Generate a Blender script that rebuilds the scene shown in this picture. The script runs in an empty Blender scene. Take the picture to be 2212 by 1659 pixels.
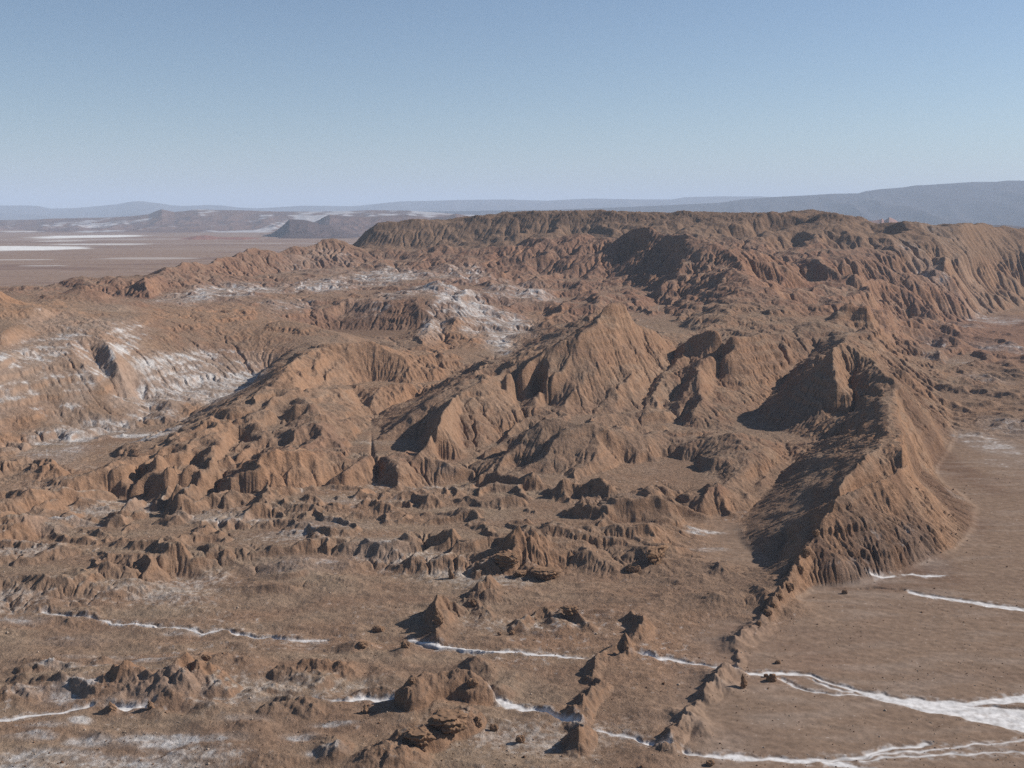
import bpy, math, random, time
import numpy as np
from concurrent.futures import ThreadPoolExecutor
T0 = time.time()
SC = bpy.context.scene
COL = SC.collection
PI = math.pi

# ------------------------------------------------------------------ camera, sky, sun, exposure
W2, H2, HOR = 1106.0, 829.5, 462.0
FOC = 2372.0                                     # focal length in units of a 2212 wide picture
CH = 150.0                                       # camera height above the plain
PITCH = math.atan((H2 - HOR) / FOC)
cam_d = bpy.data.cameras.new('camera')
cam = bpy.data.objects.new('camera', cam_d); COL.objects.link(cam)
cam_d.sensor_width = 36.0
cam_d.lens = 36.0 * FOC / 2212.0
cam_d.clip_start = 1.0
cam_d.clip_end = 200000.0
cam.location = (0, 0, CH)
cam.rotation_euler = (PI / 2 - PITCH, 0, 0)
SC.camera = cam

SUN_AZ, SUN_EL = 74.0, 32.0                      # azimuth from the view direction towards the right
w = bpy.data.worlds.new('World'); SC.world = w; w.use_nodes = True
nt = w.node_tree; nt.nodes.clear()
sky = nt.nodes.new('ShaderNodeTexSky'); sky.sky_type = 'NISHITA'; sky.sun_disc = False
sky.sun_elevation = math.radians(SUN_EL); sky.sun_rotation = math.radians(SUN_AZ)
sky.altitude = 1200; sky.air_density = 1.05; sky.dust_density = 0.9; sky.ozone_density = 3.4
bg = nt.nodes.new('ShaderNodeBackground'); bg.inputs['Strength'].default_value = 0.066
wo = nt.nodes.new('ShaderNodeOutputWorld')
nt.links.new(sky.outputs[0], bg.inputs[0]); nt.links.new(bg.outputs[0], wo.inputs[0])

sl = bpy.data.lights.new('sun', 'SUN'); sl.energy = 4.8; sl.angle = math.radians(0.5)
sl.color = (1.0, 0.94, 0.86)
so = bpy.data.objects.new('sun', sl); COL.objects.link(so)
az, el = math.radians(SUN_AZ), math.radians(SUN_EL)
sv = (math.cos(el) * math.sin(az), math.cos(el) * math.cos(az), math.sin(el))
from mathutils import Vector
so.rotation_euler = Vector(sv).to_track_quat('Z', 'Y').to_euler()

SC.view_settings.view_transform = 'Standard'; SC.view_settings.look = 'None'
SC.view_settings.exposure = 0.48; SC.view_settings.gamma = 1.0
SC.view_settings.use_curve_mapping = False
SC.cycles.volume_bounces = 2; SC.cycles.max_bounces = 6; SC.cycles.use_denoising = False; SC.cycles.use_adaptive_sampling = False

# ------------------------------------------------------------------ picture -> world
SD = FOC / 3404.0
cp, sp = math.cos(PITCH), math.sin(PITCH)
def ray(x, y):
    a = (x - W2) / FOC; b = (y - H2) / FOC
    return a, cp - b * sp, -(sp + b * cp)
def Pz(x, y, z):                                  # point of the view ray at height z
    a, f, d = ray(x, y); t = (z - CH) / d
    return a * t, f * t, z
def Pd(x, y, D):                                  # point of the view ray at distance D
    a, f, d = ray(x, y); t = D / f
    return a * t, D, CH + d * t

# ------------------------------------------------------------------ noise
rng = np.random.RandomState(7)
GA = rng.rand(256, 256).astype(np.float32) * 2 * PI
GX, GY = np.cos(GA).ravel(), np.sin(GA).ravel()
RV = rng.rand(256 * 256).astype(np.float32)
RW = rng.rand(256 * 256).astype(np.float32)
POOL = ThreadPoolExecutor(4)
def par(fn, *arrs):
    """run fn on row blocks of the arrays in parallel"""
    n = arrs[0].shape[0]; k = max(1, min(16, n // 8))
    cuts = np.linspace(0, n, k + 1).astype(int)
    res = list(POOL.map(lambda i: fn(*[a[cuts[i]:cuts[i + 1]] for a in arrs]), range(k)))
    if isinstance(res[0], tuple):
        return tuple(np.concatenate([r[j] for r in res]) for j in range(len(res[0])))
    return np.concatenate(res)
def gnoise1(x, y):
    xi = np.floor(x); yi = np.floor(y)
    fx = (x - xi).astype(np.float32); fy = (y - yi).astype(np.float32)
    ix = xi.astype(np.int32); iy = yi.astype(np.int32)
    ux = fx * fx * fx * (fx * (fx * 6 - 15) + 10); uy = fy * fy * fy * (fy * (fy * 6 - 15) + 10)
    def g(dx, dy):
        k = ((ix + dx) & 255) * 256 + ((iy + dy) & 255)
        return GX[k] * (fx - dx) + GY[k] * (fy - dy)
    a = g(0, 0); b = g(1, 0); c = g(0, 1); d = g(1, 1)
    ab = a + ux * (b - a); cd = c + ux * (d - c)
    return (ab + uy * (cd - ab)) * 1.45
def noise(x, y, lam, seed=0):
    s = 1.0 / lam; c, q = math.cos(seed * 1.7 + .4), math.sin(seed * 1.7 + .4)
    return par(lambda a, b: gnoise1((a * c - b * q) * s + seed * 13.7, (a * q + b * c) * s + seed * 7.3), x, y)
def fbm(x, y, lam, octs=4, gain=0.5, seed=0, ridged=False):
    out = np.zeros(x.shape, np.float32); amp = 1.0; tot = 0
    for i in range(octs):
        n = noise(x, y, lam / 2.03 ** i, seed + i * 3.1)
        if ridged: n = 1 - 2 * np.abs(n)
        out += amp * n; tot += amp; amp *= gain
    return out / tot
def sstep(a, b, x):
    t = np.clip((x - a) / (b - a), 0, 1); return t * t * (3 - 2 * t)
def lerp(a, b, t): return a + (b - a) * t

# ------------------------------------------------------------------ the skeleton: ridge lines, valley lines, floors
L = []                                            # polylines of world points
def Z(*p): L.append([Pz(*q) for q in p])          # (x, y, height)
def D(*p): L.append([Pd(a, b, d * SD) for a, b, d in p])   # (x, y, distance)
def Hh(*p): L.append([((a - W2) / FOC / cp * d * SD, d * SD, z) for a, d, z in p])   # (x, distance, height)

# plain in front and to the right
Z((-400, 1659, 0), (600, 1659, 0), (1500, 1659, 0), (2600, 1659, 0))
Z((-400, 1800, 0), (2600, 1800, 0))
Z((-400, 1550, 0), (2600, 1550, 0))
Z((-300, 1450, 1), (300, 1440, 1), (900, 1440, 1), (1500, 1440, 0), (2500, 1440, 0))
Z((-300, 1340, 1), (300, 1340, 1), (900, 1340, 1), (1500, 1340, 1))
Z((-300, 1240, 1.5), (300, 1250, 1), (900, 1250, 1), (1500, 1260, 1))
Z((-300, 1180, 2), (0, 1180, 2), (250, 1190, 1), (700, 1180, 1.5), (1100, 1190, 2), (1400, 1200, 1), (1560, 1200, 0))
Z((1800, 1340, 0), (2500, 1340, 0)); Z((2150, 1250, 0), (2500, 1250, 0)); Z((2180, 1150, 0), (2500, 1150, 0))
Z((2160, 1080, 0), (2500, 1060, 0)); Z((2140, 1020, 0), (2500, 1000, 0)); Z((2150, 950, 0), (2500, 930, 0))
Z((2130, 880, 3), (2250, 860, 4), (2500, 850, 2)); Z((2060, 830, 2), (2250, 810, 4), (2500, 800, 2))
Z((1990, 775, 3), (2250, 760, 2), (2500, 750, 2)); Z((1960, 740, 5), (2150, 730, 2), (2500, 700, 2))
# toe of the front range
Z((239, 1072, 1), (284, 1086, 0), (330, 1097, 0), (440, 1099, 0), (530, 1090, 1), (600, 1080, 2), (690, 1080, 2),
  (760, 1085, 1), (850, 1085, 1), (930, 1080, 1), (1020, 1090, 1), (1100, 1100, 1), (1200, 1120, 1), (1300, 1150, 1), (1450, 1175, 0), (1500, 1185, 0))
# badlands belt: low crests
Z((-100, 1120, 6), (0, 1100, 7), (120, 1080, 6)); Z((-50, 1040, 10), (60, 1030, 9), (120, 1050, 7), (200, 1030, 6))
Z((0, 1150, 3), (150, 1130, 3), (400, 1120, 3), (700, 1125, 3), (900, 1130, 3), (1200, 1160, 3), (1400, 1180, 2))
# jagged ridge J
Z((236, 1032, 11), (262, 1018, 13), (300, 1012, 12), (342, 994, 15), (372, 985, 15), (403, 960, 20), (430, 940, 21), (455, 910, 25), (486, 900, 26),
  (513, 884, 29), (560, 853, 34), (595, 826, 38), (639, 782, 43), (670, 762, 46), (702, 747, 48), (757, 740, 50),
  (798, 736, 50), (839, 757, 44), (873, 771, 39), (897, 764, 38), (948, 781, 32), (992, 790, 26))
Z((300, 1060, 3), (330, 1010, 11)); Z((342, 1096, 1), (380, 1030, 10), (403, 992, 15), (430, 955, 19))
Z((400, 1092, 1), (441, 1019, 12), (455, 1005, 15), (480, 960, 19), (500, 920, 23))
Z((290, 1084, 1), (300, 1040, 5), (352, 1006, 11)); Z((365, 1097, 0), (395, 1040, 6), (425, 1000, 10))
Z((455, 1095, 0), (475, 1030, 6), (500, 985, 11), (520, 955, 14))
# V1 valley in front of the fluted face
Z((640, 860, 26), (702, 840, 24), (760, 834, 22), (805, 829, 21), (870, 834, 21), (941, 832, 21), (985, 815, 21))
# K ridge, gray brown
Z((660, 846, 31), (720, 838, 29), (736, 846, 28), (781, 828, 27), (822, 836, 27), (839, 831, 27), (900, 832, 26), (941, 838, 24))
Z((822, 836, 27), (800, 868, 21), (790, 895, 14)); Z((880, 838, 25), (850, 870, 18), (830, 895, 14)); Z((760, 840, 25), (775, 870, 18), (800, 892, 14))
# spurs R0
Z((639, 782, 43), (640, 820, 36), (620, 850, 33), (590, 880, 29), (560, 915, 24), (535, 945, 18))
Z((560, 853, 34), (600, 866, 32), (640, 858, 32), (660, 863, 33), (704, 899, 25), (738, 932, 16), (770, 960, 8), (780, 975, 5))
Z((660, 863, 33), (640, 880, 30), (619, 898, 25), (600, 922, 19))
Z((760, 930, 14), (728, 905, 18), (700, 885, 22))
Z((690, 925, 19), (670, 911, 26), (650, 930, 22), (622, 961, 16), (600, 975, 13))
Z((670, 911, 26), (700, 930, 21), (725, 950, 17), (750, 985, 11), (770, 1010, 5))
Z((600, 922, 18), (630, 915, 20), (655, 900, 24)); Z((590, 950, 13), (600, 930, 17)); Z((543, 934, 20), (560, 965, 14), (590, 978, 12))
# R1: the bright cliffed spur
Z((450, 1088, 2), (480, 1058, 6), (500, 1045, 9), (519, 1036, 11), (545, 1020, 14), (570, 1000, 17), (591, 987, 20), (610, 975, 22), (625, 971, 23),
  (650, 982, 20), (684, 980, 18), (715, 985, 15), (735, 1000, 12), (770, 1030, 5))
Z((600, 968, 13), (560, 985, 11), (530, 1010, 8), (500, 1020, 7), (470, 1050, 4))
Z((620, 1060, 5), (660, 1068, 3), (700, 1058, 3), (750, 1042, 3))
# cliffs along the toe
Z((702, 1046, 6), (745, 1036, 8), (770, 1022, 8), (811, 1003, 9), (850, 998, 10), (915, 999, 10), (948, 1008, 8), (985, 1016, 7), (1020, 1018, 6))
Z((845, 1003, 10), (860, 1030, 7), (862, 1060, 3)); Z((812, 1060, 2), (815, 1020, 4))
Z((700, 1070, 1), (800, 1062, 1), (880, 1068, 1), (960, 1052, 1), (1015, 1040, 1))
# gorge VL
Z((992, 805, 22), (941, 842, 19), (880, 872, 15), (815, 904, 11), (798, 925, 8), (806, 942, 7), (788, 962, 5), (794, 985, 4), (768, 1006, 3), (745, 1028, 3))
Z((828, 925, 11), (822, 945, 8), (806, 968, 6), (812, 988, 5)); Z((778, 950, 7), (772, 975, 5), (760, 1000, 4))
# L ridge from the peak to lower left
Z((1341, 650, 84), (1320, 664, 80), (1297, 686, 73), (1290, 703, 69), (1249, 733, 61), (1208, 752, 55), (1194, 757, 53), (1174, 775, 48), (1130, 802, 42),
  (1090, 812, 40), (1044, 818, 40), (1003, 836, 37), (990, 860, 33), (965, 888, 30), (948, 912, 28), (928, 940, 23), (922, 965, 17), (914, 990, 9))
Z((1180, 770, 46), (1150, 770, 40), (1080, 795, 36), (1030, 812, 36))
Z((839, 994, 4), (880, 975, 6), (905, 950, 10), (920, 925, 17)); Z((820, 950, 11), (870, 910, 19), (930, 870, 28), (990, 838, 35))
Z((839, 994, 4), (870, 985, 5), (905, 992, 6)); 
# left (hidden) side of the peak
Z((1300, 668, 62), (1240, 705, 48), (1200, 735, 40), (1140, 768, 32), (1080, 795, 29)); Z((1290, 640, 58), (1230, 690, 44), (1150, 735, 34), (1100, 770, 28), (1010, 800, 24))
# peak to the right
Z((1341, 650, 84), (1352, 662, 80), (1389, 702, 64), (1420, 729, 53), (1458, 741, 45))
# VP valley
Z((1470, 744, 44), (1460, 752, 42), (1452, 785, 35), (1430, 810, 30), (1406, 828, 26), (1397, 862, 20), (1388, 880, 17), (1440, 886, 14), (1455, 905, 11), (1470, 935, 7))
# VR, VC: around the central hill
Z((914, 1000, 4), (960, 1008, 4), (1010, 1014, 4), (1047, 993, 5), (1065, 966, 7), (1082, 944, 10), (1110, 930, 12), (1150, 908, 16), (1200, 900, 17), (1260, 905, 16), (1340, 900, 15), (1420, 925, 10), (1460, 945, 7))
Z((1110, 935, 13), (1100, 895, 20), (1085, 850, 29), (1078, 818, 37)); Z((1130, 905, 16), (1118, 870, 22), (1105, 840, 28))
Z((1044, 818, 40), (1020, 870, 28), (1030, 910, 20), (1045, 960, 10)); Z((1160, 900, 18), (1160, 862, 26), (1175, 820, 38), (1194, 757, 53))
Z((1190, 895, 18), (1170, 870, 22), (1160, 845, 27)); Z((1010, 1005, 5), (1000, 950, 12), (990, 915, 19), (1000, 880, 25))
Z((1351, 892, 17), (1390, 888, 18), (1433, 884, 17)); Z((1345, 905, 12), (1400, 912, 9), (1428, 912, 8))
# C1 central rounded hill
Z((1050, 983, 9), (1080, 962, 14), (1112, 946, 19), (1145, 930, 23), (1174, 914, 27), (1215, 908, 29), (1256, 915, 28), (1320, 935, 24), (1400, 950, 17), (1458, 955, 12))
Z((1180, 922, 26), (1165, 945, 22), (1140, 968, 17), (1110, 998, 10), (1064, 1032, 5))
Z((1055, 1005, 5), (1085, 985, 8), (1125, 955, 15), (1150, 938, 19))
Z((1215, 908, 29), (1225, 950, 22), (1235, 1000, 13), (1250, 1040, 7)); Z((1290, 935, 24), (1310, 960, 18), (1330, 1010, 9)); Z((1225, 925, 26), (1280, 965, 19), (1295, 990, 14))
Z((1037, 1043, 6), (1080, 1046, 6), (1150, 1056, 6), (1250, 1062, 6), (1340, 1062, 4)); Z((1040, 1066, 0), (1080, 1075, 0), (1150, 1078, 0), (1200, 1075, 1))
Z((1330, 1040, 4), (1350, 1000, 8), (1370, 985, 12), (1420, 975, 13)); Z((1360, 1040, 2), (1400, 1010, 4), (1440, 1000, 5), (1480, 1020, 4), (1460, 1080, 1), (1480, 1140, 0))
# C2
Z((1475, 960, 14), (1540, 940, 20), (1580, 934, 22), (1640, 943, 18), (1690, 962, 11)); Z((1580, 934, 22), (1612, 965, 18), (1622, 1005, 13), (1600, 1022, 11), (1570, 1042, 9)); Z((1500, 985, 13), (1540, 990, 15), (1575, 1000, 14), (1560, 1018, 9)); Z((1640, 945, 18), (1655, 985, 14), (1652, 1020, 9), (1640, 1045, 6))
Z((1500, 1068, 6), (1525, 1052, 10), (1558, 1048, 12), (1565, 1075, 8), (1578, 1112, 2)); Z((1558, 1048, 12), (1530, 1078, 7), (1512, 1112, 2)); Z((1480, 1000, 6), (1500, 1015, 5), (1480, 1040, 3)); Z((1545, 1120, 0), (1600, 1105, 1)); Z((1600, 1080, 4), (1630, 1050, 4), (1680, 1010, 7)); Z((1590, 1050, 6), (1612, 1062, 7), (1620, 1090, 3))
# dark rounded mass at (1400,1130)
Z((1312, 1105, 6), (1360, 1103, 7), (1420, 1108, 7), (1458, 1120, 5)); Z((1240, 1128, 4), (1262, 1118, 5), (1290, 1135, 3)); Z((1300, 1142, 1), (1340, 1150, 1), (1420, 1158, 0), (1470, 1145, 0))
# P2 cliffed ridge
Z((1490, 738, 50), (1507, 724, 56), (1538, 708, 62), (1580, 722, 58), (1625, 728, 54), (1650, 726, 52))
Z((1650, 728, 53), (1625, 742, 50), (1593, 755, 47), (1560, 762, 46), (1535, 772, 43), (1508, 790, 38), (1510, 820, 33), (1512, 845, 27), (1516, 868, 23), (1502, 880, 20), (1500, 905, 15), (1500, 937, 8))
Z((1600, 775, 36), (1560, 790, 33), (1545, 830, 25), (1540, 880, 17)); Z((1488, 806, 33), (1468, 842, 25), (1458, 876, 17))
Z((1650, 745, 43), (1680, 765, 36), (1700, 790, 29), (1720, 800, 26))
# VRR: valley left of the spine
Z((1760, 757, 34), (1735, 778, 31), (1716, 792, 28), (1702, 815, 24), (1680, 835, 20), (1661, 855, 17), (1637, 889, 12), (1620, 920, 8), (1650, 945, 7), (1700, 955, 7), (1760, 962, 8), (1800, 955, 10))
Z((1695, 966, 9), (1712, 1000, 6), (1660, 1060, 4), (1620, 1100, 2), (1588, 1135, 1), (1600, 1170, 0), (1640, 1215, 0))
# spine inner spur
Z((1880, 760, 52), (1849, 750, 57), (1815, 739, 60), (1798, 752, 58), (1799, 775, 53), (1803, 800, 47), (1808, 830, 39.5), (1812, 860, 31), (1814, 895, 20), (1800, 925, 12))
Z((1770, 765, 45), (1740, 785, 35)); Z((1832, 912, 17), (1838, 885, 24), (1840, 860, 30), (1838, 830, 36), (1840, 800, 43)); Z((1870, 800, 45), (1880, 830, 38))
# spine inner crest and outer lip
Z((1862, 858, 31), (1885, 862, 34), (1902, 868, 36), (1916, 890, 36), (1918, 925, 34), (1905, 950, 32), (1890, 975, 31), (1870, 995, 30), (1849, 1011, 29), (1830, 1035, 27), (1818, 1064, 25), (1805, 1080, 23))
Z((1661, 1325, 2), (1680, 1295, 3), (1705, 1270, 4), (1729, 1226, 7), (1740, 1181, 12), (1764, 1142, 17), (1790, 1105, 22), (1812, 1075, 25), (1842, 1062, 26), (1866, 1043, 28), (1900, 1035, 29), (1934, 1021, 29),
  (1950, 1000, 30), (1956, 985, 31), (1957, 960, 32), (1948, 927, 33), (1936, 893, 35), (1933, 858, 37), (1941, 831, 39), (1917, 815, 43), (1893, 783, 49), (1870, 762, 53))
Z((1800, 1128, 13), (1848, 1088, 15), (1882, 1070, 17), (1925, 1056, 17), (1962, 1038, 17), (1976, 1005, 18), (1980, 970, 20), (1974, 935, 22), (1962, 892, 24))
Z((1952, 800, 32), (2000, 838, 18), (2037, 874, 6)); 
# right foot of the spine
Z((1985, 985, 10), (1985, 1025, 10), (2020, 1065, 9), (2045, 1105, 8), (2020, 1150, 8), (1950, 1185, 8), (1860, 1212, 7), (1790, 1228, 7))
Z((2020, 850, 3), (2045, 880, 0), (2066, 925, 0), (2058, 962, 0), (2034, 995, 0), (2022, 1020, 0), (2040, 1046, 0), (2080, 1066, 0), (2116, 1098, 0), (2105, 1150, 0), (2060, 1192, 0), (1965, 1230, 0), (1866, 1264, 0), (1760, 1275, 0), (1725, 1300, 0))
# left of the spine, sandy apron
Z((1880, 982, 30), (1810, 984, 25), (1755, 990, 18), (1705, 1000, 10)); Z((1812, 1072, 25), (1745, 1105, 18), (1680, 1150, 8)); Z((1838, 1018, 27), (1775, 1042, 20), (1715, 1062, 12)); Z((1700, 1100, 10), (1660, 1130, 6)); Z((1850, 940, 25), (1800, 950, 15)); Z((1765, 1120, 17), (1725, 1150, 12), (1690, 1185, 5)); Z((1660, 1230, 0), (1690, 1190, 3), (1700, 1160, 6))
# P4 P5 P6 right of P2
Z((1700, 765, 33), (1736, 768, 34), (1770, 763, 36)); Z((1736, 764, 34), (1742, 735, 42), (1765, 712, 48), (1776, 700, 51), (1800, 708, 47), (1840, 705, 45))
Z((1835, 733, 40), (1855, 712, 48), (1868, 698, 54), (1880, 712, 49), (1892, 745, 38), (1890, 770, 33)); Z((1818, 738, 50), (1840, 725, 42))
Z((1870, 654, 66), (1872, 670, 60), (1866, 690, 50), (1850, 698, 47)); Z((1870, 654, 66), (1840, 662, 63), (1800, 680, 56), (1770, 690, 50)); Z((1905, 675, 45), (1930, 700, 30), (1960, 740, 14))
Z((1900, 760, 33), (1935, 770, 22), (1955, 780, 12)); Z((1915, 705, 30), (1940, 725, 20))
# P3 big smooth orange slope
D((1579, 583, 1800), (1600, 592, 1770), (1617, 605, 1720), (1620, 640, 1620), (1606, 662, 1540), (1580, 673, 1480), (1560, 690, 1430), (1530, 712, 1370))
D((1620, 605, 1720), (1650, 625, 1700), (1678, 641, 1680), (1695, 657, 1620), (1729, 679, 1540), (1760, 689, 1480), (1768, 695, 1440))
D((1650, 726, 1340), (1690, 762, 1240)); D((1640, 680, 1480), (1648, 700, 1420), (1640, 728, 1330)); D((1700, 730, 1340), (1700, 755, 1270))
D((1540, 680, 1500), (1500, 700, 1450), (1475, 730, 1400)); D((1500, 665, 1560), (1460, 700, 1500), (1450, 730, 1420))
# R central red peaks
D((1300, 545, 2260), (1315, 525, 2260), (1330, 515, 2260), (1351, 504, 2250), (1370, 495, 2240), (1389, 489, 2230), (1420, 498, 2200), (1445, 510, 2160), (1470, 508, 2120), (1487, 505, 2080), (1507, 511, 2060), (1541, 525, 2000), (1582, 549, 1930), (1610, 580, 1850))
D((1487, 505, 2080), (1478, 540, 2010), (1470, 570, 1940), (1450, 600, 1880), (1420, 625, 1820)); D((1389, 489, 2230), (1400, 520, 2180), (1425, 545, 2120), (1440, 575, 2040))
D((1190, 600, 2150), (1235, 600, 2110), (1266, 598, 2100), (1334, 598, 2080), (1370, 610, 2000), (1400, 635, 1880), (1425, 665, 1760), (1430, 700, 1600), (1450, 735, 1420))
D((1541, 525, 2000), (1530, 560, 1930), (1520, 600, 1850), (1510, 640, 1720), (1480, 680, 1580)); D((1500, 540, 1990), (1500, 580, 1920), (1490, 620, 1820))
D((1579, 583, 1800), (1560, 600, 1760), (1550, 640, 1650), (1530, 670, 1560)); D((1390, 660, 1740), (1360, 640, 1800), (1330, 620, 1950)); D((1450, 640, 1780), (1440, 670, 1690), (1445, 695, 1610))
Hh((1330, 2420, 92), (1420, 2400, 92), (1500, 2300, 88), (1560, 2200, 85))
D((1476, 637, 1800), (1445, 670, 1700), (1415, 700, 1600)); D((1486, 660, 1650), (1455, 698, 1530)); D((1300, 590, 2120), (1345, 560, 2180), (1380, 530, 2210)); D((1340, 580, 2110), (1380, 580, 2080), (1410, 600, 1990))
# canyon walls right of P3
D((1640, 600, 1900), (1660, 583, 1960), (1678, 576, 1990), (1695, 590, 1960), (1709, 617, 1900), (1722, 650, 1800)); D((1640, 625, 1800), (1680, 640, 1760), (1710, 668, 1660), (1740, 672, 1640))
D((1730, 640, 1900), (1745, 610, 2000), (1790, 598, 2060), (1815, 628, 1980), (1830, 650, 1900)); D((1760, 670, 1700), (1800, 665, 1750), (1850, 640, 1860), (1880, 640, 1900))
D((1640, 570, 2150), (1700, 568, 2150), (1760, 580, 2100), (1820, 600, 2040), (1870, 615, 2020))
# red range 1 before the mesa
D((928, 541, 2420), (948, 526, 2430), (1010, 530, 2430), (1078, 536, 2400), (1110, 528, 2400), (1143, 516, 2400), (1198, 511, 2390), (1262, 507, 2380), (1300, 514, 2340), (1320, 520, 2300))
D((900, 585, 2220), (1000, 578, 2230), (1044, 570, 2250), (1100, 585, 2200), (1146, 588, 2180), (1174, 598, 2150)); D((1262, 507, 2380), (1240, 540, 2290), (1215, 570, 2200), (1200, 590, 2160))
D((1198, 511, 2390), (1180, 540, 2300), (1170, 570, 2220)); D((1143, 516, 2400), (1130, 545, 2310), (1120, 575, 2230)); D((1165, 585, 2190), (1155, 550, 2290)); D((1210, 545, 2270), (1195, 590, 2160))
Hh((900, 2520, 80), (1050, 2520, 82), (1200, 2510, 88), (1320, 2480, 90))
# mesa
ML = [(752, 535), (765, 522), (790, 500), (815, 481), (840, 478), (863, 479), (921, 476), (941, 480), (989, 480), (1030, 470), (1064, 466), (1112, 460), (1146, 458), (1215, 460), (1276, 457), (1327, 460), (1386, 465), (1437, 463),
      (1456, 460), (1511, 461), (1552, 465), (1586, 463), (1620, 466), (1668, 460), (1700, 457), (1740, 456), (1798, 462), (1832, 470), (1866, 480), (1900, 494)]
D(*[(a, b, 2780) for a, b in ML[:9]] + [(a, b, 2780 - (a - 989) * .25) for a, b in ML[9:]])
Hh(*[(a, 2960, 150 - (b - 462) * .8) for a, b in ML[3:]])
Hh((640, 2900, 20), (700, 3000, 10), (800, 3200, 60), (1000, 3400, 80), (1600, 3400, 90), (2500, 3400, 60))
D((790, 536, 2620), (805, 540, 2640), (924, 538, 2640), (1010, 524, 2660), (1100, 520, 2650), (1200, 508, 2640), (1330, 503, 2600), (1400, 494, 2560), (1480, 500, 2480), (1560, 515, 2420), (1640, 535, 2330), (1700, 552, 2260))
D((1740, 470, 2580), (1725, 500, 2500), (1690, 530, 2380), (1660, 560, 2250)); D((1800, 475, 2560), (1830, 510, 2430), (1850, 545, 2300), (1860, 580, 2150))
D((1020, 535, 2560), (1075, 500, 2660)); D((1090, 525, 2560), (1140, 492, 2660)); D((1180, 512, 2570), (1210, 487, 2650)); D((1330, 500, 2550), (1300, 480, 2620))
D((1780, 540, 2330), (1760, 500, 2460), (1750, 475, 2570)); D((1900, 500, 2500), (1920, 530, 2400), (1940, 560, 2280))
# right skyline range
D((1905, 495, 2600), (1928, 487, 2600), (1960, 479, 2600), (1986, 477, 2600), (2037, 480, 2600), (2071, 487, 2620), (2122, 482, 2780), (2160, 489, 2850), (2212, 492, 2900), (2400, 500, 2950))
Hh((1900, 2900, 90), (2050, 3000, 90), (2150, 3200, 90), (2300, 3350, 90), (2500, 3350, 90))
D((1948, 580, 2290), (1975, 568, 2320), (1999, 559, 2340), (2037, 556, 2340), (2090, 560, 2480), (2130, 566, 2590), (2180, 570, 2680), (2300, 580, 2760)); D((1999, 559, 2340), (1988, 590, 2260), (1986, 620, 2190), (1989, 645, 2140), (2003, 680, 2070), (2037, 710, 2030))
D((2040, 505, 2560), (2060, 500, 2580), (2090, 520, 2620)); D((1960, 520, 2450), (2010, 530, 2440), (2040, 535, 2440)); D((1960, 540, 2390), (2000, 545, 2380))
D((1940, 620, 2180), (1925, 600, 2200), (1900, 590, 2200)); D((1950, 650, 2080), (1960, 690, 2020)); D((1900, 640, 2060), (1930, 670, 2010), (1950, 700, 1990))
D((2060, 600, 2290), (2075, 640, 2250), (2095, 675, 2215)); D((2118, 582, 2540), (2150, 620, 2500), (2172, 655, 2440)); D((2100, 520, 2660), (2150, 530, 2720), (2212, 540, 2800), (2300, 545, 2850)); D((2180, 590, 2640), (2212, 612, 2680), (2235, 640, 2650))
Z((1940, 712, 6), (1975, 708, 3), (2037, 714, 2), (2100, 692, 2), (2174, 672, 2), (2260, 655, 2), (2500, 640, 2))
D((2122, 482, 2780), (2112, 540, 2620), (2104, 600, 2470), (2108, 645, 2340)); D((2165, 525, 2770), (2158, 590, 2620), (2160, 640, 2500)); D((2212, 505, 2840), (2206, 560, 2720), (2198, 612, 2620), (2204, 648, 2530)); D((2070, 510, 2600), (2060, 560, 2430), (2064, 610, 2300)); D((2030, 500, 2560), (2020, 530, 2440)); D((2240, 520, 2860), (2250, 600, 2720))
# W left range skyline
WL = [(-60, 625, 1680), (0, 618, 1700), (60, 632, 1760), (106, 620, 1790), (144, 604, 1800), (165, 596, 1800), (181, 593, 1800), (195, 603, 1790), (212, 602, 1790), (225, 598, 1790), (232, 598, 1790), (248, 605, 1780), (256, 600, 1780), (266, 607, 1770), (284, 617, 1760),
      (294, 613, 1750), (303, 598, 1740), (311, 595, 1740), (320, 598, 1750), (328, 604, 1800), (345, 590, 1880), (359, 580, 1920), (393, 568, 1980), (417, 566, 2010), (444, 573, 2050), (465, 556, 2120), (506, 551, 2180), (530, 539, 2240), (547, 535, 2270), (565, 540, 2290), (580, 541, 2310),
      (595, 549, 2320), (632, 532, 2370), (655, 534, 2390), (677, 530, 2420), (695, 521, 2440), (711, 516, 2450), (725, 519, 2460), (735, 522, 2470), (756, 526, 2500)]
D(*WL)
Hh(*[(a, d + 330, 8) for a, b, d in WL if a < 640]); Hh((-400, 2100, 0), (-100, 2150, 0), (0, 2100, 0)); Hh((-400, 3300, 0), (500, 3300, 0), (660, 3300, 0))
D((240, 640, 1700), (262, 645, 1690), (280, 652, 1670), (300, 657, 1650), (318, 662, 1640), (340, 645, 1700), (359, 632, 1760), (410, 608, 1880), (450, 600, 1960), (485, 598, 2010), (520, 600, 2060), (560, 603, 2110), (600, 588, 2190), (640, 584, 2220), (684, 583, 2240), (756, 576, 2290), (830, 560, 2400), (900, 560, 2350))
D((311, 595, 1740), (318, 622, 1700), (330, 645, 1670)); D((318, 602, 1745), (340, 618, 1740), (352, 630, 1740)); D((284, 618, 1755), (262, 632, 1715)); D((255, 602, 1775), (240, 630, 1720))
D((740, 524, 2480), (770, 530, 2480), (805, 544, 2450), (832, 535, 2460), (870, 540, 2450), (905, 548, 2400), (928, 541, 2420))
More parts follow.
